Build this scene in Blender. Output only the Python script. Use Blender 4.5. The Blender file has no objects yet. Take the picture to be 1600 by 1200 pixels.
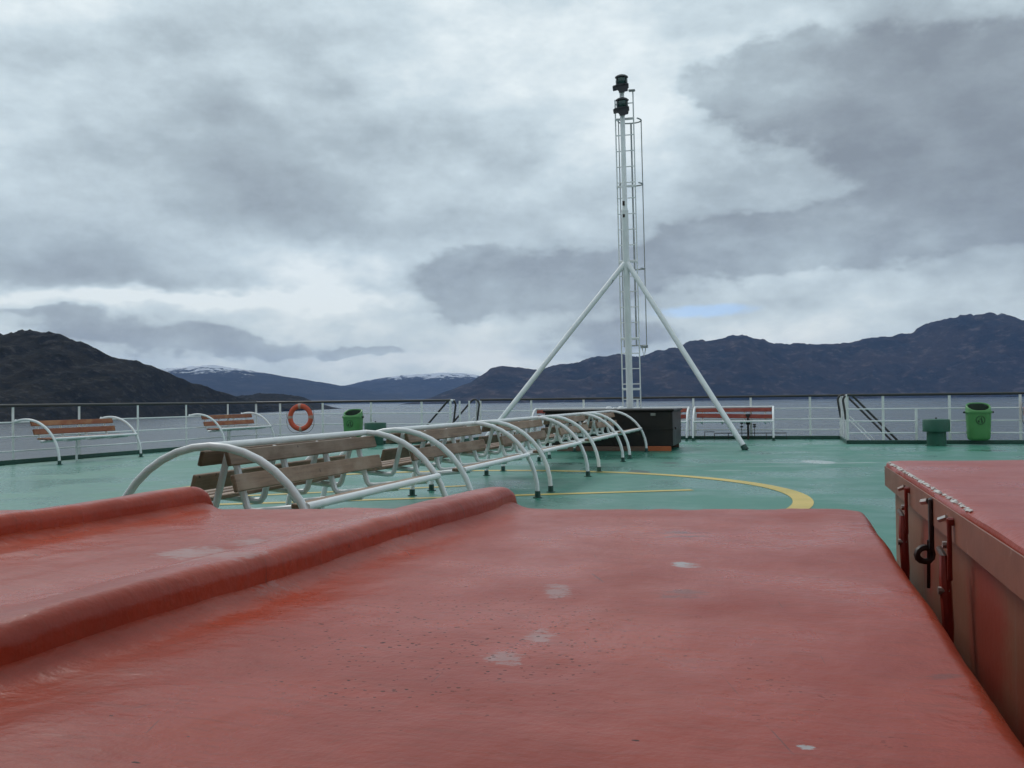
import bpy, math, random
from mathutils import Vector, Matrix, noise
random.seed(7)
R = math.radians
C = bpy.context.scene.collection
scene = bpy.context.scene

# ------------------------------------------------------------------ camera
EYE = Vector((0.0, 0.0, 1.1))
PITCH = math.atan(24.5 / 1500.0)
ROLL = math.atan(0.0125)
fw = Vector((0, math.cos(PITCH), math.sin(PITCH)))
rt0 = Vector((1, 0, 0))
up0 = rt0.cross(fw)
rt = rt0 * math.cos(ROLL) - up0 * math.sin(ROLL)
up = up0 * math.cos(ROLL) + rt0 * math.sin(ROLL)
cam_d = bpy.data.cameras.new('camera')
cam = bpy.data.objects.new('camera', cam_d)
C.objects.link(cam)
cam.matrix_world = Matrix(((rt.x, up.x, -fw.x, EYE.x), (rt.y, up.y, -fw.y, EYE.y),
                           (rt.z, up.z, -fw.z, EYE.z), (0, 0, 0, 1)))
cam_d.sensor_width = 36.0
cam_d.lens = 36.0 * 1500.0 / 1600.0
cam_d.clip_start = 0.05
cam_d.clip_end = 60000.0
scene.camera = cam
scene.render.resolution_x, scene.render.resolution_y = 1024, 768

# ------------------------------------------------------------------ colour management
scene.view_settings.view_transform = 'Standard'
scene.view_settings.look = 'None'
scene.view_settings.exposure = 0.0
scene.view_settings.gamma = 1.0
scene.view_settings.use_curve_mapping = False
scene.render.engine = 'CYCLES'
cy = scene.cycles
cy.max_bounces, cy.diffuse_bounces, cy.glossy_bounces, cy.volume_bounces = 5, 3, 3, 0
cy.use_adaptive_sampling, cy.adaptive_threshold = True, 0.02
cy.transmission_bounces, cy.transparent_max_bounces = 2, 4

# ------------------------------------------------------------------ sky
SUN_EL, SUN_AZ = 48.0, -35.0        # degrees; azimuth from straight ahead (+Y), positive to the right
world = bpy.data.worlds.new('World')
scene.world = world
world.use_nodes = True
world.cycles.sampling_method = 'NONE'      # an even overcast needs no importance map
wn, wl = world.node_tree.nodes, world.node_tree.links
wn.clear()


class G:
    """tiny node-graph helper: sockets in, sockets out"""
    def __init__(self, tree):
        self.t = tree

    def n(self, kind, **kw):
        nd = self.t.nodes.new(kind)
        for k, v in kw.items():
            setattr(nd, k, v)
        return nd

    def put(self, sock, v):
        if isinstance(v, bpy.types.NodeSocket):
            self.t.links.new(v, sock)
        elif v is not None:
            if hasattr(sock.default_value, '__len__') and not isinstance(v, (int, float)):
                v = tuple(v)
                if len(v) == 3 and len(sock.default_value) == 4:
                    v = v + (1.0,)
            sock.default_value = v

    def m(self, op, a, b=None, c=None, clamp=False):
        nd = self.n('ShaderNodeMath', operation=op, use_clamp=clamp)
        for i, v in enumerate((a, b, c)):
            if v is not None:
                self.put(nd.inputs[i], v)
        return nd.outputs[0]

    def noise(self, vec, scale, detail=4.0, rough=0.55, dist=0.0, color=False, lac=2.0):
        nd = self.n('ShaderNodeTexNoise')
        self.put(nd.inputs['Vector'], vec)
        nd.inputs['Scale'].default_value = scale
        nd.inputs['Detail'].default_value = detail
        nd.inputs['Roughness'].default_value = rough
        nd.inputs['Lacunarity'].default_value = lac
        nd.inputs['Distortion'].default_value = dist
        return nd.outputs['Color' if color else 'Fac']

    def ramp(self, fac, stops, interp='LINEAR'):
        nd = self.n('ShaderNodeValToRGB')
        cr = nd.color_ramp
        cr.interpolation = interp
        while len(cr.elements) < len(stops):
            cr.elements.new(0.5)
        for el, (p, c) in zip(cr.elements, stops):
            el.position = p
            if isinstance(c, (int, float)):
                c = (c, c, c)
            el.color = tuple(c) + (1.0,)
        self.put(nd.inputs[0], fac)
        return nd.outputs[0]

    def mix(self, fac, a, b, blend='MIX'):
        nd = self.n('ShaderNodeMix', data_type='RGBA', blend_type=blend)
        self.put(nd.inputs[0], fac)
        self.put(nd.inputs[6], a)
        self.put(nd.inputs[7], b)
        return nd.outputs[2]

    def smooth(self, v, lo, hi):
        nd = self.n('ShaderNodeMapRange', interpolation_type='SMOOTHSTEP')
        self.put(nd.inputs[0], v)
        nd.inputs[1].default_value = lo
        nd.inputs[2].default_value = hi
        return nd.outputs[0]

    def mapping(self, vec, scale=(1, 1, 1), loc=(0, 0, 0), rot=(0, 0, 0)):
        nd = self.n('ShaderNodeMapping')
        self.put(nd.inputs[0], vec)
        nd.inputs['Location'].default_value = loc
        nd.inputs['Rotation'].default_value = rot
        nd.inputs['Scale'].default_value = scale
        return nd.outputs[0]

    def xyz(self, v):
        nd = self.n('ShaderNodeSeparateXYZ')
        self.put(nd.inputs[0], v)
        return nd.outputs

    def comb(self, x, y, z):
        nd = self.n('ShaderNodeCombineXYZ')
        for i, v in enumerate((x, y, z)):
            self.put(nd.inputs[i], v)
        return nd.outputs[0]

    def bump(self, h, strength=0.3, dist=0.01, normal=None):
        nd = self.n('ShaderNodeBump')
        nd.inputs['Strength'].default_value = strength
        nd.inputs['Distance'].default_value = dist
        self.put(nd.inputs['Height'], h)
        if normal is not None:
            self.put(nd.inputs['Normal'], normal)
        return nd.outputs[0]


g = G(world.node_tree)
tc = g.n('ShaderNodeTexCoord')
D = tc.outputs['Generated']
dx, dy, dz = g.xyz(D)
az = g.m('MULTIPLY', g.m('ARCTAN2', dx, dy), 180.0 / math.pi)       # degrees, 0 = ahead
el = g.m('MULTIPLY', g.m('ARCSINE', dz), 180.0 / math.pi)
# gently warp the coordinates so that cloud edges are ragged
w1 = g.noise(g.mapping(D, (1, 1, 2.0)), 7.0, 4.0, 0.6)
w2 = g.noise(g.mapping(D, (1, 1, 2.0), (3.1, 7.7, 1.3)), 7.0, 4.0, 0.6)
azw = g.m('ADD', az, g.m('MULTIPLY', g.m('SUBTRACT', w1, 0.5), 9.0))
elw = g.m('ADD', el, g.m('MULTIPLY', g.m('SUBTRACT', w2, 0.5), 4.5))


QW, Q0 = g.comb(azw, elw, 0.0), g.comb(az, el, 0.0)


def total(blobs, q=None):
    """sum of soft patches (azimuth, elevation, half width, half height, weight), degrees"""
    acc = None
    for (a0, e0, sa, se, amp) in blobs:
        ma = g.n('ShaderNodeVectorMath', operation='MULTIPLY_ADD')
        g.put(ma.inputs[0], QW if q is None else q)
        ma.inputs[1].default_value = (1 / sa, 1 / se, 0)
        ma.inputs[2].default_value = (-a0 / sa, -e0 / se, 0)
        dt = g.n('ShaderNodeVectorMath', operation='DOT_PRODUCT')
        g.put(dt.inputs[0], ma.outputs[0])
        g.put(dt.inputs[1], ma.outputs[0])
        acc = g.m('MULTIPLY_ADD', g.m('POWER', 0.36788, dt.outputs['Value']), amp, 0.0 if acc is None else acc)
    return acc


# soft grey banks
soft = total((
    (-17, 14.5, 11, 5.5, 0.34), (-13, 10.5, 9, 3.0, 0.16), (-28, 7.6, 10, 1.8, 0.26), (-20, 6.6, 8, 0.9, 0.20),
    (4, 8.5, 11, 2.6, 0.22), (25, 14, 10, 7, 0.24), (26, 8, 12, 4, 0.20), (10, 5, 9, 1.8, 0.10), (14, 13, 7, 3, 0.12),
    (2, 20, 12, 4, -0.14), (-31, 20, 7, 4, -0.12), (7.5, 15.5, 4, 3.5, -0.22), (-14, 6.5, 6, 2.6, -0.16),
    (-22, 5.9, 13, 0.6, -0.55), (-11, 6.6, 4, 1.6, -0.34), (-4, 1.9, 8, 0.8, -0.28), (-28, 2.7, 3, 0.5, -0.2), (14, 4.2, 6, 0.9, -0.14), (-10, 4.0, 5, 1.2, -0.08)))
# firm-edged cumulus
nP = g.noise(g.mapping(D, (1, 1, 1.5), (0.4, 2.2, 5.0)), 12.0, 7.0, 0.60)
nB = g.noise(g.mapping(D, (1, 1, 1.9), (9.0, 4.0, 2.0)), 3.6, 4.0, 0.55)
nF = g.noise(g.mapping(D, (1, 1, 1.9), (1.0, 8.0, 3.0)), 7.0, 7.0, 0.62)
nU = g.noise(g.mapping(D, (1, 1, 1.9), (1.0, 8.0, 3.055)), 7.0, 7.0, 0.62)      # same field a little higher: lit tops, dark bases
firm_f = g.m('ADD', total((
    (15.5, 17.6, 6.0, 2.9, 1.0), (25, 16, 9, 4.6, 0.95), (0.8, 6.7, 7.5, 2.3, 1.35), (15, 8.4, 10, 1.9, 1.1), (27, 10, 9, 3, 0.85),
    (-22, 3.85, 9.5, 1.0, 0.85), (-15, 3.0, 6, 0.9, 0.75), (-7.7, 2.55, 2.6, 0.5, 1.0), (6, 3.2, 6, 1.2, 0.75), (-27, 5.0, 6, 0.5, 0.7))),
    g.m('MULTIPLY', g.m('SUBTRACT', nP, 0.5), 0.9))
firm = g.smooth(firm_f, 0.42, 0.78)
val = g.m('ADD', 0.25, soft)
val = g.m('ADD', val, g.m('MULTIPLY', g.m('SUBTRACT', nU, nF), 1.1))
val = g.m('ADD', val, g.m('MULTIPLY', g.m('SUBTRACT', nB, 0.5), 0.75))
val = g.m('ADD', val, g.m('MULTIPLY', g.m('SUBTRACT', nF, 0.5), 0.85))
edge = g.m('MULTIPLY', g.m('MULTIPLY', firm, g.m('SUBTRACT', 1.0, firm)), 4.0)
val = g.m('SUBTRACT', val, g.m('MULTIPLY', g.m('MULTIPLY', edge, nP), 0.16))
val = g.m('ADD', val, g.m('MULTIPLY', firm, g.m('ADD', 0.06, g.m('MULTIPLY', nP, 0.50))), clamp=True)
cloud = g.ramp(val, [(0.0, (0.88, 0.97, 1.0)), (0.25, (0.65, 0.765, 0.825)), (0.50, (0.465, 0.555, 0.61)),
                     (0.75, (0.345, 0.405, 0.455)), (1.0, (0.27, 0.315, 0.36))])
low = g.m('SUBTRACT', 1.0, g.smooth(el, 0.5, 9.0))
cloud10 = g.mix(1.0, cloud, g.mix(low, (9.6, 9.6, 9.6), (11.6, 11.0, 9.9)), 'MULTIPLY')
sky = g.n('ShaderNodeTexSky', sky_type='NISHITA')
sky.sun_disc = False
vl = g.n('ShaderNodeVectorMath', operation='ADD')
g.put(vl.inputs[0], D)
vl.inputs[1].default_value = (0, 0, 0.12)
vn = g.n('ShaderNodeVectorMath', operation='NORMALIZE')
g.put(vn.inputs[0], vl.outputs[0])
g.put(sky.inputs['Vector'], vn.outputs[0])
sky.sun_elevation = R(SUN_EL)
sky.sun_rotation = R(SUN_AZ)
sky.air_density, sky.dust_density, sky.ozone_density = 1.0, 0.6, 2.0
hn = g.noise(g.mapping(D, (1, 1, 2.0), (7.0, 1.0, 2.0)), 30.0, 5.0, 0.65)
hole = g.smooth(g.m('MULTIPLY', total(((11.0, 5.0, 3.0, 0.42, 1.35), (12.6, 5.2, 1.8, 0.32, 0.6)), Q0),
                    g.m('ADD', 0.1, g.m('MULTIPLY', hn, 1.8))), 0.35, 1.3)
cover = g.m('SUBTRACT', 1.0, g.m('MULTIPLY', hole, 0.7))
col = g.mix(cover, g.mix(1.0, sky.outputs[0], (1.6, 1.6, 1.6), 'MULTIPLY'), cloud10)
bg = g.n('ShaderNodeBackground')
bg.inputs['Strength'].default_value = 0.1
g.put(bg.inputs['Color'], col)
wo = g.n('ShaderNodeOutputWorld')
wl.new(bg.outputs[0], wo.inputs['Surface'])

# ------------------------------------------------------------------ sun (behind cloud)
sd = bpy.data.lights.new('sun', 'SUN')
sd.energy = 1.1
sd.angle = R(20)
sd.color = (1.0, 0.96, 0.9)
so = bpy.data.objects.new('sun', sd)
C.objects.link(so)
sun_dir = Vector((math.sin(R(SUN_AZ)) * math.cos(R(SUN_EL)), math.cos(R(SUN_AZ)) * math.cos(R(SUN_EL)), math.sin(R(SUN_EL))))
so.rotation_euler = sun_dir.to_track_quat('Z', 'Y').to_euler()

# ------------------------------------------------------------------ materials
MATS = {}


def new_mat(name):
    m = bpy.data.materials.new(name)
    m.use_nodes = True
    m.node_tree.nodes.clear()
    gg = G(m.node_tree)
    out = gg.n('ShaderNodeOutputMaterial')
    p = gg.n('ShaderNodeBsdfPrincipled')
    m.node_tree.links.new(p.outputs[0], out.inputs[0])
    MATS[name] = m
    return m, gg, p


def simple(name, c1, c2, scale=6.0, rough=0.5, rough_var=0.15, bump=0.15, bscale=40.0, wear=None, wear_amt=0.62, metallic=0.0, spec=0.5, stretch=(1, 1, 1)):
    """painted / weathered surface: two tones, fine relief, optional worn or rusty spots"""
    m, gg, p = new_mat(name)
    tcn = gg.n('ShaderNodeTexCoord')
    oi = gg.n('ShaderNodeObjectInfo')
    off = gg.m('MULTIPLY', oi.outputs['Random'], 37.0)
    va = gg.n('ShaderNodeVectorMath', operation='ADD')
    gg.put(va.inputs[0], gg.mapping(tcn.outputs['Object'], stretch))
    gg.put(va.inputs[1], gg.comb(off, off, off))
    v = va.outputs[0]
    n1 = gg.noise(v, scale, 5.0, 0.6)
    col = gg.mix(gg.smooth(n1, 0.3, 0.7), c1, c2)
    n2 = gg.noise(v, bscale, 4.0, 0.6)
    if wear is not None:
        wmask = gg.smooth(gg.noise(v, scale * 2.3, 6.0, 0.7), wear_amt, wear_amt + 0.07)
        col = gg.mix(wmask, col, wear)
    gg.put(p.inputs['Base Color'], col)
    gg.put(p.inputs['Roughness'], gg.m('ADD', rough, gg.m('MULTIPLY', gg.m('SUBTRACT', n1, 0.5), rough_var * 2), clamp=True))
    p.inputs['Metallic'].default_value = metallic
    p.inputs['Specular IOR Level'].default_value = spec
    gg.put(p.inputs['Normal'], gg.bump(n2, bump, 0.004))
    return m


simple('white_paint', (0.82, 0.83, 0.83), (0.74, 0.75, 0.75), 5.0, 0.38, wear=(0.30, 0.17, 0.09), wear_amt=0.71)
simple('white_post', (0.78, 0.79, 0.78), (0.66, 0.67, 0.65), 4.0, 0.45, wear=(0.30, 0.17, 0.10), wear_amt=0.68)
simple('rail_black', (0.020, 0.020, 0.022), (0.035, 0.034, 0.034), 3.0, 0.45)
simple('grey_metal', (0.30, 0.31, 0.32), (0.42, 0.43, 0.43), 4.0, 0.5)
simple('dark_shoe', (0.022, 0.085, 0.065), (0.016, 0.050, 0.040), 9.0, 0.5)
simple('kerb_green', (0.016, 0.060, 0.045), (0.025, 0.085, 0.063), 2.0, 0.45, wear=(0.03, 0.03, 0.025), wear_amt=0.7)
simple('bin_green', (0.068, 0.235, 0.068), (0.085, 0.265, 0.085), 3.0, 0.42, bump=0.05)
simple('bin_dark', (0.008, 0.025, 0.012), (0.012, 0.035, 0.016), 3.0, 0.6)
simple('vent_green', (0.008, 0.075, 0.045), (0.012, 0.095, 0.058), 3.0, 0.5)
simple('buoy_red', (0.58, 0.085, 0.030), (0.50, 0.07, 0.03), 6.0, 0.5)
simple('buoy_tape', (0.44, 0.30, 0.25), (0.36, 0.24, 0.2), 9.0, 0.5)
simple('rope', (0.14, 0.14, 0.13), (0.09, 0.09, 0.085), 20.0, 0.8)
simple('locker_black', (0.010, 0.0095, 0.0095), (0.022, 0.017, 0.014), 2.6, 0.42, wear=(0.05, 0.035, 0.026), wear_amt=0.64, bump=0.4, bscale=9.0, spec=0.35)
simple('wood_skid', (0.20, 0.11, 0.07), (0.13, 0.085, 0.065), 4.0, 0.7, stretch=(0.3, 1, 1), bump=0.4)
simple('wood_skid_orange', (0.50, 0.13, 0.04), (0.40, 0.10, 0.035), 4.0, 0.6, bump=0.3)
simple('label_plate', (0.30, 0.30, 0.27), (0.22, 0.22, 0.2), 12.0, 0.6)
simple('lamp_black', (0.012, 0.014, 0.018), (0.022, 0.026, 0.030), 6.0, 0.4)
simple('lamp_lens', (0.020, 0.055, 0.050), (0.035, 0.07, 0.06), 6.0, 0.15)
simple('latch_steel', (0.45, 0.44, 0.43), (0.30, 0.22, 0.19), 14.0, 0.4, metallic=0.6)
simple('latch_red', (0.26, 0.030, 0.018), (0.19, 0.025, 0.018), 12.0, 0.4)
simple('latch_dark', (0.018, 0.013, 0.013), (0.04, 0.02, 0.016), 12.0, 0.5)
simple('yellow_paint', (0.60, 0.42, 0.060), (0.47, 0.36, 0.075), 1.7, 0.42, wear=(0.08, 0.21, 0.15), wear_amt=0.66, bump=0.1)
simple('hull_white', (0.5, 0.5, 0.49), (0.4, 0.4, 0.39), 0.3, 0.5)


def wood(name, c1, c2, c3, rough=0.62):
    """boards: grain along local Y"""
    m, gg, p = new_mat(name)
    tcn = gg.n('ShaderNodeTexCoord')
    oi = gg.n('ShaderNodeObjectInfo')
    off = gg.m('MULTIPLY', oi.outputs['Random'], 53.0)
    va = gg.n('ShaderNodeVectorMath', operation='ADD')
    gg.put(va.inputs[0], tcn.outputs['Object'])
    gg.put(va.inputs[1], gg.comb(off, off, off))
    v = va.outputs[0]
    grain = gg.noise(gg.mapping(v, (30, 1.6, 30)), 2.0, 5.0, 0.65)
    broad = gg.noise(gg.mapping(v, (1.5, 0.9, 1.5)), 3.0, 4.0, 0.6)
    col = gg.mix(gg.smooth(grain, 0.3, 0.7), c1, c2)
    col = gg.mix(gg.smooth(broad, 0.42, 0.72), col, c3)
    hv = gg.n('ShaderNodeHueSaturation')
    gg.put(hv.inputs['Color'], col)
    gg.put(hv.inputs['Value'], gg.m('ADD', 0.8, gg.m('MULTIPLY', oi.outputs['Random'], 0.4)))
    knot = gg.smooth(gg.noise(v, 14.0, 2.0, 0.5), 0.72, 0.78)
    col = gg.mix(knot, hv.outputs[0], (0.035, 0.022, 0.016))
    gg.put(p.inputs['Base Color'], col)
    gg.put(p.inputs['Roughness'], gg.m('ADD', rough - 0.12, gg.m('MULTIPLY', grain, 0.25)))
    gg.put(p.inputs['Normal'], gg.bump(grain, 0.35, 0.003))
    return m


wood('bench_wood', (0.245, 0.150, 0.094), (0.165, 0.100, 0.062), (0.30, 0.215, 0.155))
wood('bench_wood_orange', (0.28, 0.088, 0.034), (0.20, 0.058, 0.024), (0.33, 0.15, 0.065))
wood('bench_wood_red', (0.30, 0.045, 0.028), (0.22, 0.032, 0.02), (0.34, 0.10, 0.06))


def red_paint(name, base, base2, sheen_rough=0.33, chips=1.0, rust=None):
    """brush-painted old glass-fibre / steel: brush streaks, chips, grey scuffs"""
    m, gg, p = new_mat(name)
    ge = gg.n('ShaderNodeNewGeometry')
    v = gg.mapping(ge.outputs['Position'], (1, 1, 1), rot=(0, 0, R(15.5)))
    broad = gg.noise(v, 1.6, 5.0, 0.6)
    col = gg.mix(gg.smooth(broad, 0.33, 0.68), base, base2)
    brush = gg.noise(gg.mapping(v, (5.5, 42, 20), rot=(0, 0, R(9))), 1.5, 6.0, 0.62, 0.4)
    col = gg.mix(gg.m('MULTIPLY', gg.smooth(brush, 0.46, 0.74), 0.50), col, (base[0] * 0.55, base[1] * 0.7, base[2] * 0.8))
    # faded grey-pink bloom
    fade = gg.smooth(gg.noise(v, 3.4, 6.0, 0.68), 0.52, 0.72)
    col = gg.mix(gg.m('MULTIPLY', fade, 0.30), col, (0.44, 0.11, 0.075))
    # grey scuffs, long and sparse
    P_ = ge.outputs['Position']
    wx, wy, wz = gg.xyz(P_)
    rag = gg.m('MULTIPLY', gg.m('SUBTRACT', gg.noise(gg.mapping(P_, (0.45, 1.0, 1.0), rot=(0, 0, R(28))), 42.0, 7.0, 0.85), 0.5), 11.0)

    def at(x0, y0, sx, sy, lo=0.5, hi=1.3):
        q = gg.m('ADD', gg.m('POWER', gg.m('ABSOLUTE', gg.m('DIVIDE', gg.m('SUBTRACT', wx, x0), sx)), 2.0),
                 gg.m('POWER', gg.m('ABSOLUTE', gg.m('DIVIDE', gg.m('SUBTRACT', wy, y0), sy)), 2.0))
        return gg.m('SUBTRACT', 1.0, gg.smooth(gg.m('ADD', q, rag), lo, hi))
    sc = gg.noise(gg.mapping(v, (3.2, 8.0, 3.0), (4.2, 1.1, 0.0)), 1.25, 7.0, 0.72)
    scm = gg.m('MULTIPLY', gg.smooth(sc, 0.69, 0.74), 0.4)
    for (x0, y0, sx, sy, kk) in ((0.50, 2.81, 0.035, 0.045, 1.0), (0.11, 2.44, 0.03, 0.08, 0.5), (0.05, 2.02, 0.03, 0.05, 0.5), (-0.02, 1.85, 0.035, 0.04, 0.5),
                                 (-1.05, 3.13, 0.10, 0.12, 0.5), (-0.85, 3.4, 0.12, 0.12, 0.5), (0.41, 1.36, 0.012, 0.012, 1.2), (-0.9, 2.5, 0.25, 0.08, 0.4)):
        scm = gg.m('MAXIMUM', scm, gg.m('MULTIPLY', at(x0, y0, sx, sy), kk))
    nz_ = gg.xyz(ge.outputs['Normal'])[2]
    scm = gg.m('MULTIPLY', scm, gg.smooth(nz_, 0.75, 0.95))
    col = gg.mix(gg.m('MULTIPLY', scm, 0.95, clamp=True), col, (0.44, 0.42, 0.43))
    smear = at(0.425, 2.41, 0.06, 0.03)
    for (x0, y0, sx, sy) in ((0.60, 3.46, 0.07, 0.03), (0.60, 3.36, 0.07, 0.02), (0.41, 2.36, 0.05, 0.02), (0.75, 1.7, 0.04, 0.015)):
        smear = gg.m('MAXIMUM', smear, at(x0, y0, sx, sy))
    col = gg.mix(gg.m('MULTIPLY', smear, 0.55), col, (0.12, 0.045, 0.040))
    # chips, clustered
    vo = gg.n('ShaderNodeTexVoronoi')
    vo.inputs['Scale'].default_value = 58.0
    gg.put(vo.inputs['Vector'], gg.mapping(v, (1, 1.2, 1)))
    dots = gg.m('LESS_THAN', gg.m('ADD', vo.outputs['Distance'], gg.m('MULTIPLY', gg.m('SUBTRACT', gg.noise(v, 120.0, 2.0), 0.5), 0.5)), 0.20)
    cl = gg.m('MAXIMUM', gg.m('MULTIPLY', gg.smooth(gg.noise(v, 2.1, 3.0, 0.6), 0.60, 0.70), 0.6), at(-0.12, 2.0, 0.38, 0.42, 0.0, 1.8))
    rnd = gg.m('GREATER_THAN', gg.xyz(vo.outputs['Color'])[0], 0.35)
    chip = gg.m('MULTIPLY', gg.m('MULTIPLY', dots, cl), gg.m('MULTIPLY', rnd, chips))
    vo2 = gg.n('ShaderNodeTexVoronoi')
    vo2.inputs['Scale'].default_value = 9.0
    gg.put(vo2.inputs['Vector'], gg.mapping(v, (1, 2.2, 1), (0.3, 0.8, 0)))
    big = gg.m('LESS_THAN', gg.m('ADD', vo2.outputs['Distance'], gg.m('MULTIPLY', gg.noise(v, 40.0, 3.0), 0.22)), 0.16)
    big = gg.m('MULTIPLY', big, gg.m('GREATER_THAN', gg.xyz(vo2.outputs['Color'])[1], 0.86))
    chip = gg.m('MAXIMUM', chip, gg.m('MULTIPLY', big, chips))
    col = gg.mix(gg.m('MULTIPLY', chip, 0.95), col, (0.045, 0.024, 0.022))
    ve = gg.n('ShaderNodeTexVoronoi', feature='DISTANCE_TO_EDGE')
    ve.inputs['Scale'].default_value = 2.3
    gg.put(ve.inputs['Vector'], gg.mapping(v, (1.7, 0.6, 1), rot=(0, 0, R(50))))
    scr = gg.m('MULTIPLY', gg.m('LESS_THAN', ve.outputs['Distance'], 0.0035), gg.smooth(gg.noise(v, 4.5, 3.0, 0.6), 0.56, 0.64))
    col = gg.mix(gg.m('MULTIPLY', scr, 0.6), col, (0.07, 0.03, 0.026))
    gg.put(p.inputs['Base Color'], col)
    p.inputs['Specular IOR Level'].default_value = 0.28
    rr = gg.m('ADD', sheen_rough, gg.m('MULTIPLY', gg.m('SUBTRACT', broad, 0.5), 0.60))
    rr = gg.m('ADD', rr, gg.m('MULTIPLY', scm, 0.25))
    rr = gg.m('ADD', rr, gg.m('MULTIPLY', chip, 0.35))
    gg.put(p.inputs['Roughness'], rr)
    b1 = gg.bump(brush, 0.15, 0.004)
    b2 = gg.bump(gg.noise(v, 5.5, 5.0, 0.6), 0.45, 0.02, b1)
    b3 = gg.bump(chip, -0.4, 0.003, b2)
    gg.put(p.inputs['Normal'], b3)
    return m


red_paint('raft_red', (0.42, 0.050, 0.015), (0.315, 0.033, 0.011), 0.31)
red_paint('crate_red', (0.42, 0.058, 0.030), (0.34, 0.046, 0.025), 0.30, 0.3)

# crate side: tan primer showing, red patches round the latches, rust runs
m, gg, p = new_mat('crate_side')
ge = gg.n('ShaderNodeNewGeometry')
tcn = gg.n('ShaderNodeTexCoord')
v = tcn.outputs['Object']
nb = gg.noise(v, 2.2, 6.0, 0.62)
col = gg.mix(gg.smooth(nb, 0.35, 0.65), (0.235, 0.080, 0.045), (0.28, 0.105, 0.062))
run = gg.noise(gg.mapping(v, (6, 14, 1.0)), 1.6, 5.0, 0.6)
col = gg.mix(gg.m('MULTIPLY', gg.smooth(run, 0.52, 0.7), 0.6), col, (0.26, 0.15, 0.105))
ox, oy, oz = gg.xyz(v)
for (y0, sy, zz) in ((-1.00, 0.15, 0.58), (-1.95, 0.24, 0.52), (-2.6, 0.4, 0.35), (-3.4, 0.35, 0.5)):
    q = gg.m('ADD', gg.m('POWER', gg.m('ABSOLUTE', gg.m('DIVIDE', gg.m('SUBTRACT', oy, y0), sy)), 2.0),
             gg.m('POWER', gg.m('ABSOLUTE', gg.m('DIVIDE', gg.m('SUBTRACT', oz, zz), 0.20)), 2.0))
    q = gg.m('ADD', q, gg.m('MULTIPLY', gg.m('SUBTRACT', gg.noise(v, 9.0, 5.0, 0.6), 0.5), 2.2))
    col = gg.mix(gg.m('MULTIPLY', gg.m('SUBTRACT', 1.0, gg.smooth(q, 0.2, 1.6)), 0.8), col, (0.30, 0.035, 0.02))
col = gg.mix(gg.smooth(gg.noise(v, 16.0, 5.0, 0.7), 0.66, 0.72), col, (0.06, 0.035, 0.03))
gg.put(p.inputs['Base Color'], col)
p.inputs['Roughness'].default_value = 0.5
gg.put(p.inputs['Normal'], gg.bump(gg.noise(v, 30.0, 4.0), 0.25, 0.004))

# crate lid edge with white worn filler along it
simple('crate_lip', (0.25, 0.095, 0.055), (0.19, 0.075, 0.048), 5.0, 0.5, wear=(0.30, 0.17, 0.12), wear_amt=0.62)
simple('edge_white', (0.62, 0.62, 0.60), (0.50, 0.47, 0.45), 18.0, 0.7, bump=0.6, bscale=60.0)

# deck paint
m, gg, p = new_mat('deck_green')
ge = gg.n('ShaderNodeNewGeometry')
v = ge.outputs['Position']
vr = gg.mapping(v, (1, 1, 1), rot=(0, 0, R(15.5)))
n1 = gg.noise(vr, 0.35, 6.0, 0.6)
n2 = gg.noise(gg.mapping(vr, (0.5, 2.0, 1)), 1.4, 6.0, 0.65)
col = gg.mix(gg.smooth(n1, 0.32, 0.68), (0.034, 0.172, 0.125), (0.047, 0.196, 0.145))
col = gg.mix(gg.m('MULTIPLY', gg.smooth(n2, 0.48, 0.72), 0.35), col, (0.036, 0.155, 0.112))
dirt = gg.smooth(gg.noise(gg.mapping(vr, (0.9, 3.0, 1), (5, 2, 0)), 0.9, 7.0, 0.7), 0.64, 0.72)
col = gg.mix(gg.m('MULTIPLY', dirt, 0.5), col, (0.030, 0.055, 0.047))
px_, py_, pz_ = gg.xyz(v)
rag = gg.m('MULTIPLY', gg.m('SUBTRACT', gg.noise(v, 2.6, 6.0, 0.7), 0.5), 1.6)


def spot(x0, y0, sx, sy, k=1.0):
    q = gg.m('ADD', gg.m('POWER', gg.m('ABSOLUTE', gg.m('DIVIDE', gg.m('SUBTRACT', px_, x0), sx)), 2.0),
             gg.m('POWER', gg.m('ABSOLUTE', gg.m('DIVIDE', gg.m('SUBTRACT', py_, y0), sy)), 2.0))
    return gg.m('MULTIPLY', gg.m('SUBTRACT', 1.0, gg.smooth(gg.m('ADD', q, rag), 0.5, 1.1)), k)


# scraped, salt-white patch with scratches; dark oily stains
white = spot(5.08, 16.0, 0.26, 0.55, 0.75)
for s in (spot(4.4, 16.0, 0.9, 0.06, 0.55), spot(5.6, 15.7, 0.5, 0.08, 0.6), spot(4.3, 15.15, 0.9, 0.05, 0.4), spot(3.2, 14.4, 0.35, 0.12, 0.25)):
    white = gg.m('MAXIMUM', white, s)
col = gg.mix(white, col, (0.46, 0.50, 0.50))
dark = spot(1.88, 14.35, 0.17, 0.42, 0.75)
for s in (spot(2.65, 16.2, 0.16, 0.22, 0.7), spot(2.9, 15.3, 0.7, 0.05, 0.6), spot(9.3, 18.6, 0.28, 0.22, 0.7), spot(4.1, 15.95, 0.6, 0.05, 0.5)):
    dark = gg.m('MAXIMUM', dark, s)
col = gg.mix(dark, col, (0.022, 0.035, 0.032))
gg.put(p.inputs['Base Color'], col)
wet = gg.smooth(gg.noise(vr, 0.55, 5.0, 0.6), 0.38, 0.62)
p.inputs['Specular IOR Level'].default_value = 0.42
gg.put(p.inputs['Roughness'], gg.m('ADD', 0.48, gg.m('MULTIPLY', wet, -0.24)))
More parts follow.
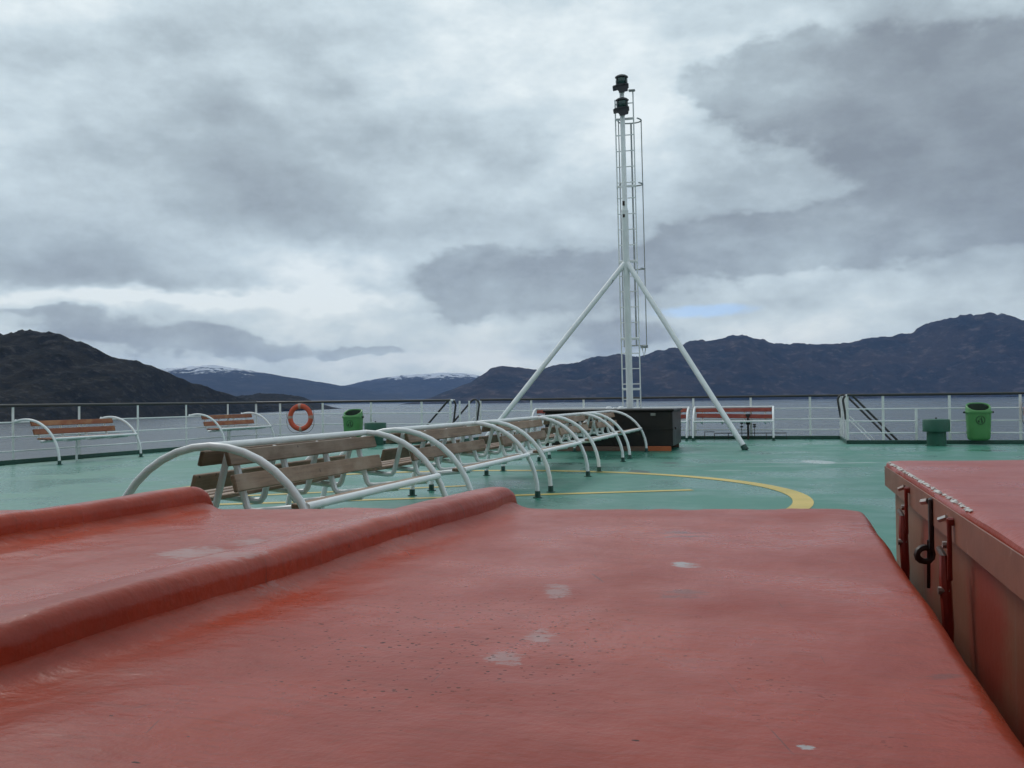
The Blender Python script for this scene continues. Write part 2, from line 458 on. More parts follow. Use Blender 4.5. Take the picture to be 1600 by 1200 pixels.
gg.put(p.inputs['Normal'], gg.bump(gg.noise(vr, 9.0, 5.0, 0.6), 0.12, 0.01))

# sea
m, gg, p = new_mat('sea_water')
ge = gg.n('ShaderNodeNewGeometry')
v = ge.outputs['Position']
wa = gg.noise(gg.mapping(v, (0.30, 0.16, 1), rot=(0, 0, R(25))), 1.0, 5.0, 0.6, 0.5)
wb = gg.noise(gg.mapping(v, (0.035, 0.016, 1), rot=(0, 0, R(-15))), 1.0, 4.0, 0.55)
wc = gg.noise(gg.mapping(v, (0.004, 0.0012, 1)), 1.0, 4.0, 0.6)
gg.put(p.inputs['Base Color'], gg.mix(gg.smooth(wb, 0.35, 0.7), (0.016, 0.030, 0.046), (0.026, 0.043, 0.060)))
gg.put(p.inputs['Roughness'], gg.m('ADD', 0.16, gg.m('MULTIPLY', wc, 0.22)))
p.inputs['IOR'].default_value = 1.33
gg.put(p.inputs['Normal'], gg.bump(wa, 0.8, 1.1, gg.bump(wb, 0.35, 5.0)))


def hill_mat(name, dark, mid, rock, snow_z=None, scale=0.01, snow_amt=0.6):
    m, gg, p = new_mat(name)
    ge = gg.n('ShaderNodeNewGeometry')
    v = ge.outputs['Position']
    n1 = gg.noise(gg.mapping(v, (1, 1, 1.6)), scale, 7.0, 0.65)
    n2 = gg.noise(gg.mapping(v, (1, 1, 2.5), (31, 7, 0)), scale * 3.1, 6.0, 0.68)
    col = gg.mix(gg.smooth(n1, 0.38, 0.62), dark, mid)
    col = gg.mix(gg.m('MULTIPLY', gg.smooth(n2, 0.52, 0.66), 0.8), col, rock)
    px, py, pz = gg.xyz(v)
    nx, ny, nz = gg.xyz(ge.outputs['Normal'])
    if snow_z:
        sn = gg.m('ADD', gg.m('DIVIDE', gg.m('SUBTRACT', pz, snow_z[0]), snow_z[1] - snow_z[0]),
                  gg.m('MULTIPLY', gg.m('SUBTRACT', gg.noise(gg.mapping(v, (1, 1, 2.0)), scale * 4.0, 6.0, 0.7), 0.5), 3.0))
        col = gg.mix(gg.m('MULTIPLY', gg.smooth(sn, snow_amt, snow_amt + 0.35), 0.9), col, (0.70, 0.73, 0.78))
    gg.put(p.inputs['Base Color'], col)
    p.inputs['Roughness'].default_value = 0.95
    p.inputs['Specular IOR Level'].default_value = 0.1
    n3 = gg.noise(gg.mapping(v, (1, 1, 1.2), (3, 17, 0)), scale * 1.7, 8.0, 0.7)
    gg.put(p.inputs['Normal'], gg.bump(n2, 1.0, 0.06 / scale, gg.bump(n3, 1.0, 0.16 / scale)))
    return m


hill_mat('hill_near', (0.006, 0.007, 0.0045), (0.018, 0.016, 0.011), (0.050, 0.044, 0.040), scale=0.03)
hill_mat('hill_right', (0.003, 0.004, 0.003), (0.030, 0.020, 0.014), (0.105, 0.078, 0.066), snow_z=(225, 330), scale=0.006, snow_amt=1.2)
hill_mat('hill_far', (0.012, 0.016, 0.016), (0.025, 0.026, 0.024), (0.05, 0.05, 0.05), snow_z=(140, 222), scale=0.004, snow_amt=0.62)
hill_mat('hill_far_snow', (0.012, 0.016, 0.016), (0.028, 0.028, 0.026), (0.055, 0.055, 0.055), snow_z=(158, 222), scale=0.004, snow_amt=0.2)


# ------------------------------------------------------------------ mesh helpers
class MB:
    def __init__(self):
        self.v, self.f, self.s = [], [], []

    def add(self, verts, faces, smooth=False):
        o = len(self.v)
        self.v += [tuple(x) for x in verts]
        for f in faces:
            self.f.append(tuple(i + o for i in f))
            self.s.append(smooth)
        return self

    def tube(self, pts, r, n=10, cap=True, closed=False):
        pts = [Vector(q) for q in pts]
        k = len(pts)
        rr = r if isinstance(r, (list, tuple)) else [r] * k
        vs, fs = [], []
        prev = None
        for i, q in enumerate(pts):
            if closed:
                t = (pts[(i + 1) % k] - pts[i - 1]).normalized()
            else:
                t = (pts[min(i + 1, k - 1)] - pts[max(i - 1, 0)]).normalized()
            if prev is None:
                a = Vector((0, 0, 1)) if abs(t.z) < 0.9 else Vector((1, 0, 0))
                nrm = t.cross(a).normalized()
            else:
                nrm = (prev - t * prev.dot(t)).normalized()
            prev = nrm
            b = t.cross(nrm)
            for j in range(n):
                an = 2 * math.pi * j / n
                vs.append(q + (nrm * math.cos(an) + b * math.sin(an)) * rr[i])
        for i in range(k if closed else k - 1):
            i2 = (i + 1) % k
            for j in range(n):
                j2 = (j + 1) % n
                fs.append((i * n + j, i * n + j2, i2 * n + j2, i2 * n + j))
        self.add(vs, fs, True)
        if cap and not closed:
            o = len(self.v) - len(vs)
            self.f.append(tuple(o + j for j in range(n))[::-1]); self.s.append(False)
            self.f.append(tuple(o + (k - 1) * n + j for j in range(n))); self.s.append(False)
        return self

    def lathe(self, prof, n=24, c=(0, 0, 0), sx=1.0, sy=1.0):
        vs, fs = [], []
        for (r, z) in prof:
            for j in range(n):
                a = 2 * math.pi * j / n
                vs.append((c[0] + r * math.cos(a) * sx, c[1] + r * math.sin(a) * sy, c[2] + z))
        for i in range(len(prof) - 1):
            for j in range(n):
                j2 = (j + 1) % n
                fs.append((i * n + j, i * n + j2, (i + 1) * n + j2, (i + 1) * n + j))
        return self.add(vs, fs, True)

    def cbox(self, size, c=(0, 0, 0), ch=0.004, mat=None):
        """box with chamfered edges (all twelve)"""
        hx, hy, hz = [s / 2 for s in size]
        ch = min(ch, hx * 0.9, hy * 0.9, hz * 0.9)
        idx, vs = {}, []
        for sx in (-1, 1):
            for sy in (-1, 1):
                for sz in (-1, 1):
                    for ax in range(3):
                        q = [sx * (hx - ch), sy * (hy - ch), sz * (hz - ch)]
                        q[ax] = (sx * hx, sy * hy, sz * hz)[ax]
                        idx[(sx, sy, sz, ax)] = len(vs)
                        qv = Vector(q)
                        if mat is not None:
                            qv = mat @ qv
                        vs.append(qv + Vector(c))
        fs = []
        for s in (-1, 1):
            fs.append([idx[(s, a, b, 0)] for a, b in ((-1, -1), (1, -1), (1, 1), (-1, 1))][::s])
            fs.append([idx[(a, s, b, 1)] for a, b in ((-1, -1), (-1, 1), (1, 1), (1, -1))][::s])
            fs.append([idx[(a, b, s, 2)] for a, b in ((-1, -1), (1, -1), (1, 1), (-1, 1))][::s])
        for a in (-1, 1):
            for b in (-1, 1):
                fs.append((idx[(a, b, -1, 0)], idx[(a, b, 1, 0)], idx[(a, b, 1, 1)], idx[(a, b, -1, 1)]))
                fs.append((idx[(a, -1, b, 0)], idx[(a, 1, b, 0)], idx[(a, 1, b, 2)], idx[(a, -1, b, 2)]))
                fs.append((idx[(-1, a, b, 1)], idx[(1, a, b, 1)], idx[(1, a, b, 2)], idx[(-1, a, b, 2)]))
                for d in (-1, 1):
                    fs.append((idx[(a, b, d, 0)], idx[(a, b, d, 1)], idx[(a, b, d, 2)]))
        return self.add(vs, fs, False)

    def mesh(self, name, mat, fix=True):
        me = bpy.data.meshes.new(name)
        me.from_pydata(self.v, [], self.f)
        me.polygons.foreach_set('use_smooth', self.s)
        if fix:
            me.set_sharp_from_angle(angle=R(38))
        if fix:
            import bmesh
            bm = bmesh.new(); bm.from_mesh(me)
            bmesh.ops.recalc_face_normals(bm, faces=bm.faces)
            bm.to_mesh(me); bm.free()
        me.materials.append(MATS[mat])
        me.update()
        return me

    def build(self, name, mat, parent=None, loc=(0, 0, 0), rz=0.0, fix=True):
        return place(name, self.mesh(name, mat, fix), parent, loc, rz)


def place(name, me, parent=None, loc=(0, 0, 0), rz=0.0, rot=None):
    o = bpy.data.objects.new(name, me)
    C.objects.link(o)
    o.parent = parent
    o.location = loc
    o.rotation_euler = rot if rot is not None else (0, 0, rz)
    return o


def tag(o, label=None, cat=None, group=None, kind=None):
    if label: o['label'] = label
    if cat: o['category'] = cat
    if group: o['group'] = group
    if kind: o['kind'] = kind
    return o


def empty(name, loc=(0, 0, 0), rz=0.0):
    o = place(name, None, None, loc, rz)
    o.empty_display_size = 0.2
    return o


def copy_tree(o, parent=None):
    c = o.copy()
    C.objects.link(c)
    c.parent = parent
    for ch in list(o.children):
        copy_tree(ch, c)
    return c


# ------------------------------------------------------------------ the ship's own axes
AX = R(15.5)                                   # the bow lies 15.5 degrees to the right of the view
RZ = -AX
MX, MY = 2.70, 21.95                           # foot of the mast
PU = Vector((math.cos(AX), -math.sin(AX), 0))  # to starboard
PV = Vector((math.sin(AX), math.cos(AX), 0))   # ahead


def S(u, v, z=0.0):
    q = Vector((MX, MY, 0)) + PU * u + PV * v
    return Vector((q.x, q.y, z))


# ------------------------------------------------------------------ sea
SEA = -11.0
mb = MB()
rings = [0, 60, 200, 600, 2000, 5000, 9800]
n = 48
vs, fs = [(0, 0, SEA)], []
for r_ in rings[1:]:
    for j in range(n):
        a = 2 * math.pi * j / n
        vs.append((r_ * math.cos(a), r_ * math.sin(a), SEA))
for j in range(n):
    fs.append((0, 1 + j, 1 + (j + 1) % n))
for i in range(len(rings) - 2):
    for j in range(n):
        j2 = (j + 1) % n
        fs.append((1 + i * n + j, 1 + (i + 1) * n + j, 1 + (i + 1) * n + j2, 1 + i * n + j2))
mb.add(vs, fs)
tag(mb.build('sea', 'sea_water'), 'grey rippled channel water around the ship', kind='structure')


# ------------------------------------------------------------------ mountains
def interp(pts, x):
    if x <= pts[0][0]: return pts[0][1]
    for (x0, y0), (x1, y1) in zip(pts, pts[1:]):
        if x <= x1:
            t = (x - x0) / (x1 - x0)
            t = t * t * (3 - 2 * t) * 0.35 + t * 0.65
            return y0 + (y1 - y0) * t
    return pts[-1][1]


def hill(name, crest, front, back, mat, label, nx=240, ny=60, rough=0.12, fscale=0.004, seed=0.0, lumps=0.03):
    """crest: list of (x, y, height above the sea); front/back: how far the slope runs either side"""
    xs = [c[0] for c in crest]
    yl = [(c[0], c[1]) for c in crest]
    zl = [(c[0], c[2]) for c in crest]
    x0, x1 = xs[0], xs[-1]
    fl = front if isinstance(front, list) else [(x0, front), (x1, front)]
    vs, fs = [], []
    for i in range(nx + 1):
        x = x0 + (x1 - x0) * i / nx
        yc, h, ff = interp(yl, x), interp(zl, x), interp(fl, x)
        for j in range(ny + 1):
            t = -1 + 2 * j / ny
            y = yc + (t * ff if t < 0 else t * back)
            k = 1 - abs(t)
            base = k ** 0.85 if t < 0 else k
            pos = Vector((x * fscale + seed, y * fscale + seed * 0.7, seed))
            rg = noise.ridged_multi_fractal(pos, 0.9, 2.1, 6, 1.0, 2.0) / 2.0 - 0.5
            fb = noise.fractal(pos * 4.3, 0.8, 2.1, 5)
            amp = h * rough
            edge = min(1.0, k * 3.0)
            crest_damp = 0.35 + 0.65 * min(1.0, abs(t) * 3.0)
            fc = noise.fractal(pos * 15.0, 0.7, 2.1, 4)
            z = SEA - 2 + (h + 2) * base + (rg * amp * crest_damp + (fb + 0.45 * fc) * h * lumps) * edge
            vs.append((x, y, z))
    w = ny + 1
    for i in range(nx):
        for j in range(ny):
            fs.append((i * w + j, (i + 1) * w + j, (i + 1) * w + j + 1, i * w + j + 1))
    mb = MB().add(vs, fs, True)
    o = mb.build(name, mat, fix=False)
    return tag(o, label, kind='structure')



NEAR = [(-732, 900, 35.9), (-630, 900, 58.7), (-552, 900, 72.7), (-480, 900, 79.0), (-466, 905, 80.4), (-460, 905, 83.3), (-448, 910, 82.9), (-444, 910, 79.8), (-432, 915, 79.4), (-426, 920, 74.8), (-417, 920, 73.4), (-403, 930, 66.4), (-393, 950, 57.9), (-381, 960, 55.6), (-366, 980, 49.0), (-354, 1020, 40.0), (-346, 1060, 32.3), (-336, 1120, 23.4), (-330, 1180, 16.6), (-319, 1260, 9.8), (-310, 1330, 3.8)]
POINT = [(-470, 1500, 16.5), (-426, 1520, 24.0), (-413, 1530, 25.9), (-398, 1530, 27.8), (-380, 1540, 26.1), (-362, 1550, 24.4), (-343, 1560, 21.1), (-327, 1580, 13.5), (-309, 1600, 4.8), (-300, 1620, -0.9)]
CLOUDY = [(-2880, 6000, 306.1), (-2480, 6000, 241.1), (-2200, 6000, 233.6), (-2040, 6000, 243.6), (-1860, 6000, 253.4), (-1720, 6000, 231.6), (-1560, 6000, 201.6), (-1400, 6000, 171.6), (-1200, 6000, 137.1), (-1055, 6086, 112.5), (-823, 6171, 69.7), (-501, 6257, 16.3), (-169, 6343, -6.8)]
SNOWY = [(-1900, 7500, 83.3), (-1600, 7500, 104.6), (-1300, 7500, 145.8), (-1100, 7500, 183.3), (-900, 7500, 210.8), (-700, 7500, 218.3), (-500, 7500, 230.9), (-300, 7500, 213.3), (-100, 7500, 175.8), (250, 7500, 141.5), (750, 7500, 75.2), (1250, 7500, 19.0)]
RIGHT = [(-416, 3900, 2.6), (-342, 3950, 23.0), (-267, 4000, 54.1), (-187, 4000, 82.4), (-128, 4000, 113.7), (-80, 4000, 142.4), (-40, 4000, 149.9), (53, 4000, 143.4), (120, 4000, 139.9), (167, 4050, 157.2), (270, 4050, 161.3), (338, 4050, 190.1), (405, 4050, 186.6), (454, 4050, 199.5), (540, 4050, 184.9), (621, 4050, 208.2), (711, 4100, 220.5), (765, 4100, 252.6), (847, 4100, 257.1), (957, 4100, 277.6), (1051, 4150, 260.4), (1148, 4200, 245.5), (1288, 4200, 246.6), (1372, 4200, 242.8), (1414, 4200, 236.6), (1512, 4200, 249.4), (1610, 4200, 265.0), (1666, 4200, 261.5), (1715, 4150, 277.0), (1777, 4100, 316.5), (1863, 4050, 341.2), (1973, 4000, 348.8), (2053, 4000, 350.4), (2107, 3950, 324.2), (2236, 3900, 294.9), (2432, 3800, 221.1), (2713, 3700, 137.3), (3120, 3600, 67.9)]
hill('near_hill', NEAR, [(-732, 330), (-480, 300), (-354, 350), (-330, 300), (-310, 60)], 300, 'hill_near',
     'dark heath-covered hill close by on the left shore', 220, 70, rough=0.16, fscale=0.012, seed=3.1, lumps=0.045)
hill('wooded_point', POINT, 130, 200, 'hill_near', 'low dark headland ending behind the life ring', 120, 40, rough=0.10, fscale=0.02, seed=8.4, lumps=0.06)
hill('far_mountain', CLOUDY, 1100, 1200, 'hill_far', 'blue far mountain with a snow-dusted top under cloud', 240, 60, rough=0.14, fscale=0.0012, seed=1.7)
hill('far_snowy_mountain', SNOWY, 1000, 1200, 'hill_far_snow', 'blue distant ridge with a thin line of snow', 240, 60, rough=0.14, fscale=0.0012, seed=5.9)
hill('right_hills', RIGHT, 560, 900, 'hill_right', 'long dark brown hills across the right of the channel', 460, 100, rough=0.27, fscale=0.0032, seed=12.3)

# ------------------------------------------------------------------ deck and hull
SIDE = [(-11.1, -27.0), (-10.9, -14.0), (-10.67, -7.2), (-10.42, -2.2), (-10.3, 1.21)]
outline = SIDE + [(-4.77, 1.21), (-4.77, 3.76), (4.77, 3.76), (4.77, 1.21)] + [(-u, v) for u, v in SIDE[::-1]]
vs = [S(u, v, 0.0) for u, v in outline]
tag(MB().add(vs, [tuple(range(len(vs)))]).build('deck', 'deck_green'), 'green painted wet steel deck', kind='structure')
k = len(outline)
hv = [S(u, v, -0.01) for u, v in outline] + [S(u * 0.97, v, SEA - 1.5) for u, v in outline]
tag(MB().add(hv, [(i, (i + 1) % k, k + (i + 1) % k, k + i) for i in range(k)]).build('ship_hull', 'hull_white'), 'white hull sides below the deck', kind='structure')
sup = tag(MB().cbox((20.6, 6.0, 9.0), (0, 0, 0), 0.05).build('superstructure', 'hull_white', None, S(0.0, -25.2, 4.5), RZ), 'white deckhouse behind the viewer', kind='structure')
MB().cbox((22.0, 1.5, 0.25), (0, 3.74, -1.95), 0.03).build('shade_overhang', 'hull_white', sup)  # unseen overhang, added to darken the near red covers
MB().cbox((22.0, 0.08, 1.1), (0, 4.45, -1.27), 0.02).build('shade_overhang_front', 'hull_white', sup)  # upright front of the added overhang, also out of view
# kerb along the deck edge (a real upstand)
mb = MB()
for (a, b) in zip(outline[:-1], outline[1:]):
    pa, pb = S(*a), S(*b)
    d = (pb - pa)
    L = d.length
    ang = math.atan2(d.y, d.x)
    mt = Matrix.Rotation(ang, 3, 'Z')
    c = (pa + pb) / 2
    mb.cbox((L + 0.06, 0.06, 0.085), (c.x, c.y, 0.0435), 0.008, mt)
tag(mb.build('deck_kerb', 'kerb_green'), 'dark green raised kerb along the deck edge', kind='structure')


# ------------------------------------------------------------------ painted landing marks
def ring(cu, cv, r0, r1, z, a0=0.0, a1=360.0, n=120):
    vs, fs = [], []
    for i in range(n + 1):
        a = R(a0 + (a1 - a0) * i / n)
        vs.append(S(cu + r0 * math.cos(a), cv + r0 * math.sin(a), z))
        vs.append(S(cu + r1 * math.cos(a), cv + r1 * math.sin(a), z))
    for i in range(n):
        fs.append((2 * i, 2 * i + 1, 2 * i + 3, 2 * i + 2))
    return MB().add(vs, fs)


tag(ring(-0.39, -11.38, 3.78, 3.99, 0.004).build('painted_circle', 'yellow_paint'), 'large yellow circle painted on the green deck', kind='structure')


def stripe(x0, y0, x1, y1, w, z=0.004):
    a, b = Vector((x0, y0, z)), Vector((x1, y1, z))
    t = (b - a).normalized()
    nn = Vector((-t.y, t.x, 0)) * (w / 2)
    n = 12
    vs, fs = [], []
    for i in range(n + 1):
        q = a + (b - a) * (i / n)
        vs += [q - nn, q + nn]
    for i in range(n):
        fs.append((2 * i, 2 * i + 2, 2 * i + 3, 2 * i + 1))
    return MB().add(vs, fs)


tag(stripe(2.12, 11.42, -3.2, 10.45, 0.15).build('painted_bar', 'yellow_paint'), 'straight yellow bar painted inside the circle', kind='structure')
tag(stripe(-0.6, 12.35, -3.4, 11.3, 0.14).build('painted_bar', 'yellow_paint'), 'second yellow bar half hidden under the benches', kind='structure')


# ------------------------------------------------------------------ railings
HANDRAIL_Z, RAILS = 1.105, (0.79, 0.515, 0.245)


def post_mesh(h):
    return MB().cbox((0.056, 0.016, h), (0, 0, h / 2), 0.003).mesh('post', 'white_post')


POST = post_mesh(1.085)
POST_SHORT = post_mesh(0.80)
BRACE = MB().tube([(0, 0, 0.0), (0, 0.0, 0.42)], 0.014, 6).mesh('brace', 'white_post')


def railing(label, runs, name='railing', group='deck edge railings'):
    """runs: list of dicts(path, posts (u,v,angle), gap)"""
    o = empty(name, S(*runs[0]['path'][0]))
    tag(o, label, 'railing', group)
    base = Vector(o.location)
    for rn in runs:
        pth = rn['path']
        top = [S(u, v, HANDRAIL_Z) - base for u, v in pth]
        MB().tube(top, 0.030, 8).build('handrail', 'rail_black', o)
        for zi, z in enumerate(RAILS):
            segs = rn.get('low_segs', [pth]) if zi > 0 else [pth]
            for sg in segs:
                MB().tube([S(u, v, z) - base for u, v in sg], 0.0155, 6).build('rail', 'white_paint', o)
        for (u, v, a) in rn['posts']:
            place('post', POST, o, S(u, v, 0.0) - base, RZ + a)
        for (u, v, a) in rn.get('short', []):
            place('post', POST_SHORT, o, S(u, v, 0.0) - base, RZ + a)
    return o


def side_u(v, sgn=-1):
    pts = [(b, a) for a, b in SIDE]
    return -sgn * interp(pts, v)


H = math.pi / 2
lpath = [(-10.9, -14.0), (-10.67, -7.2), (-10.42, -2.2), (-10.3, 1.21)]
lposts = [(side_u(v), v, H) for v in (-13.6, -11.9, -10.2, -8.55, -6.93, -5.25, -3.51, -1.8, -0.1)]
front_l = [(-10.3, 1.21), (-4.77, 1.21)]
fl_posts = [(u, 1.21, 0) for u in (-10.3, -9.58, -8.33, -6.95, -5.55, -4.77)]
railing('white railing with black handrail along the left side and past the life ring',
        [dict(path=lpath, posts=lposts), dict(path=front_l, posts=fl_posts)])
cpath = [(-4.77, 3.76), (4.77, 3.76)]
railing('white railing with black handrail across the far end behind the mast',
        [dict(path=cpath, posts=[(-4.77 + 9.54 * i / 6.5, 3.76, 0) for i in range(1, 7)] + [(-4.77, 3.76, 0), (4.77, 3.76, 0)])])
rpath = [(4.77, 1.21), (10.3, 1.21)]
railing('white railing with black handrail behind the right-hand green bin',
        [dict(path=rpath, posts=[(u, 1.21, 0) for u in (4.77, 5.53, 6.91, 8.33, 9.4, 10.3)], short=[(6.22, 1.21, 0)],
              low_segs=[[(4.77, 1.21), (6.22, 1.21)], [(6.91, 1.21), (10.3, 1.21)]]),
         dict(path=[(-u, v) for u, v in lpath[::-1]], posts=[(-u, v, a) for u, v, a in lposts])])


# ------------------------------------------------------------------ side stairs in the two notches
def stairs(sg, label):
    o = empty('side_stairs', S(sg * 4.77, 2.4))
    o.rotation_euler = (0, 0, RZ)
    tag(o, label, 'stairs', 'stairs down from the deck')
    # local x = outboard*sg, y = ahead
    for yy in (-1.0, 1.0):
        loop = []
        for a in range(-20, 131, 15):                      # bent top of the handrail
            t = R(180 - a)
            loop.append((sg * (0.05 + 0.13 * math.cos(t)), yy, 0.98 + 0.14 * math.sin(t)))
        pts = [(sg * -0.02, yy, 0.55)] + loop + [(sg * 1.25, yy, -0.12), (sg * 2.9, yy, -1.85)]
        MB().tube(pts, 0.026, 8).build('handrail', 'rail_black', o)
        MB().tube([(sg * 0.06, yy, 0.62), (sg * 1.25, yy, -0.62), (sg * 2.9, yy, -2.35)], 0.016, 6).build('guard_rail', 'white_paint', o)
        mt = Matrix.Rotation(sg * R(46), 3, 'Y')
        MB().cbox((4.2, 0.03, 0.16), (sg * 1.46, yy * 0.95, -1.53), 0.004, mt).build('stringer', 'white_paint', o)
    for i in range(9):
        MB().cbox((0.24, 1.86, 0.03), (sg * (0.16 + 0.29 * i), 0, -0.22 - 0.30 * i), 0.004).build('tread', 'grey_metal', o)
    # gate posts standing across the notch
    for yy in (-1.19, -0.45, 0.35, 1.0):
        place('post', POST, o, (0.0, yy, 0), H * 0.72)
    for z in RAILS:
        MB().tube([(0, -1.19, z), (0, -0.95, z)], 0.0155, 6).build('rail', 'white_paint', o)
    MB().tube([(0, -1.19, HANDRAIL_Z - 0.004), (0, -0.9, HANDRAIL_Z - 0.004)], 0.028, 8).build('cap_rail', 'white_paint', o)
    return o


stairs(1, 'stairs with black bent handrails between the red bench and the right green vent')
stairs(-1, 'stairs with black looped handrails seen over the middle benches')


# ------------------------------------------------------------------ benches
def hoop_pts(w, h, a0=0, a1=180, z0=0.05, n=20):
    out = []
    for i in range(n + 1):
        a = R(a0 + (a1 - a0) * i / n)
        out.append((w * math.cos(a), 0, z0 + (h - z0) * math.sin(a)))
    return out


BW, BH = 0.75, 0.838
SHOE = MB().lathe([(0.001, 0.0), (0.055, 0.0), (0.055, 0.008), (0.033, 0.010), (0.032, 0.075), (0.001, 0.076)], 12).mesh('shoe', 'dark_shoe')
HOOP = MB().tube(hoop_pts(BW, BH), 0.0250, 10).mesh('hoop', 'white_paint')
HALF = MB().tube(hoop_pts(BW, BH, 0, 100), 0.0250, 10).mesh('hoop', 'white_paint')
MESHES = {}


def bar_mesh(kind, L):
    key = (kind, round(L, 2))
    if key not in MESHES:
        if kind == 'ridge':
            m_ = MB().tube([(0, -L / 2, 0), (0, L / 2, 0)], 0.0235, 10).mesh('ridge_tube', 'white_paint')
        else:
            m_ = MB().tube([(0, -L / 2, 0), (0, L / 2, 0)], 0.0240, 10).mesh('front_tube', 'white_paint')
        MESHES[key] = m_
    return MESHES[key]


def slat_mesh(w, t, L, mat):
    key = ('slat', w, t, round(L, 2), mat)
    if key not in MESHES:
        MESHES[key] = MB().cbox((t, L, w), (0, 0, 0), 0.006).mesh('slat', mat)
    return MESHES[key]


def bracket_mesh():
    if 'br' not in MESHES:
        pts = [(0.015, 0, 0.80), (0.08, 0, 0.56), (0.113, 0, 0.445), (0.135, 0, 0.418), (0.18, 0, 0.414), (0.635, 0, 0.458)]
        MESHES['br'] = MB().tube(pts, 0.023, 8).mesh('bracket', 'white_paint')
    return MESHES['br']


def bench_side(o, sg, L, mat, rnd, ridge=True, tilt_low=0.0, sparse=False):
    """one seat: back slats, seat slats, brackets, front tube; sg = side of the ridge"""
    rot = sg * R(-15.5)
    Lb = L - 0.07
    for (x, z, w, dl) in ((0.088, 0.762, 0.098, 0.0), (0.142, 0.605, 0.108, 0.05)):
        s = place('back_slat', slat_mesh(w, 0.030, Lb, mat), o, (sg * x, rnd.uniform(-0.02, 0.02), z), rot=(rnd.uniform(-0.004, 0.004) + (tilt_low if z < 0.7 else 0), rot, 0))
    for i, x in enumerate((0.262, 0.385, 0.508) if (sg < 0 or not sparse) else (0.575,)):
        place('seat_slat', slat_mesh(0.100, 0.030, Lb, mat), o, (sg * x, rnd.uniform(-0.025, 0.025), 0.474), rot=(0, R(90) + sg * R(2.0), 0))
    for y in (-0.40, -0.14, 0.14, 0.40):
        b = place('bracket', bracket_mesh(), o, (0, y * L, 0))
        if sg < 0:
            b.rotation_euler = (0, 0, math.pi)
    place('front_tube', bar_mesh('front', L), o, (sg * 0.648, 0, 0.478))


def double_bench(L=2.3, mat='bench_wood', seed=0):
    rnd = random.Random(seed)
    o = empty('double_bench')
    for y in (-L / 2, L / 2):
        place('hoop', HOOP, o, (0, y, 0))
        for sg in (-1, 1):
            place('shoe', SHOE, o, (sg * BW, y, 0))
    place('ridge_tube', bar_mesh('ridge', L), o, (0, 0, BH))
    bench_side(o, 1, L, mat, rnd, sparse=True)        # this side has lost its inner seat boards
    bench_side(o, -1, L, mat, rnd)
    return o


dl = ['nearest of the five back-to-back white tube benches, just beyond the red covers',
      'second nearest back-to-back bench in the middle row, with brown boards',
      'third of the five back-to-back white tube benches in the middle row',
      'fourth back-to-back bench in the middle row counting from the red covers',
      'farthest back-to-back bench of the middle row, ending at the black locker']
proto = double_bench()
for i, v in enumerate((-15.54, -12.58, -9.64, -6.46, -3.37)):
    b = proto if i == 0 else copy_tree(proto)
    b.location = S(-0.10, v)
    b.rotation_euler = (0, 0, RZ)
    tag(b, dl[i], 'bench', 'back-to-back benches down the middle')


def single_bench(L, mat, seed, ridge=True, tilt_low=0.0, leg=True, back_legs=True):
    rnd = random.Random(seed)
    o = empty('wall_bench')
    for y in (-L / 2, L / 2):
        place('hoop', HALF, o, (0, y, 0))
        place('shoe', SHOE, o, (BW, y, 0))
        if back_legs:
            MB().tube([(-0.13, y, BH - 0.012), (-0.13, y, 0.02)], 0.022, 8).build('back_leg', 'white_paint', o)
        else:
            MB().tube([(-0.12, y, BH - 0.010), (-0.21, y, BH - 0.03), (-0.23, y, BH - 0.03)], [0.026, 0.026, 0.04], 8).build('rail_clamp', 'white_paint', o)
    if ridge:
        place('ridge_tube', bar_mesh('ridge', L), o, (0, 0, BH))
    bench_side(o, 1, L, mat, rnd, tilt_low=tilt_low)
    if leg:
        MB().tube([(0.14, 0.0, 0.42), (0.14, 0.0, 0.0)], 0.022, 8).build('leg', 'white_paint', o)
    return o


# left side: backs to the railing
for (v, lab, sd_) in ((-5.77, 'orange-brown slatted bench at the far left, backed against the side railing', 3),
                      (-0.24, 'small orange-brown slatted bench by the side railing, left of the life ring', 5)):
    b = single_bench(2.36, 'bench_wood_orange', sd_, ridge=False, back_legs=False)
    b.location = S(-9.6 - BW, v)
    b.rotation_euler = (0, 0, RZ)
    tag(b, lab, 'bench', 'benches backed on the railing')
# far end: backs to the end railing, facing us
for (u, lab, sd_, mt_, tl) in ((2.14, 'red slatted bench facing us right of the black locker, behind the mast strut', 11, 'bench_wood_red', -0.02),
                               (0.0, 'red slatted bench mostly hidden behind the black locker', 12, 'bench_wood_red', 0.0),
                               (-2.14, 'red slatted bench whose end shows left of the black locker', 13, 'bench_wood_red', 0.0)):
    b = single_bench(1.98, mt_, sd_, tilt_low=tl, leg=False)
    b.location = S(u, 2.93 + BW)
    b.rotation_euler = (0, 0, RZ - H)
    tag(b, lab, 'bench', 'benches backed on the railing')

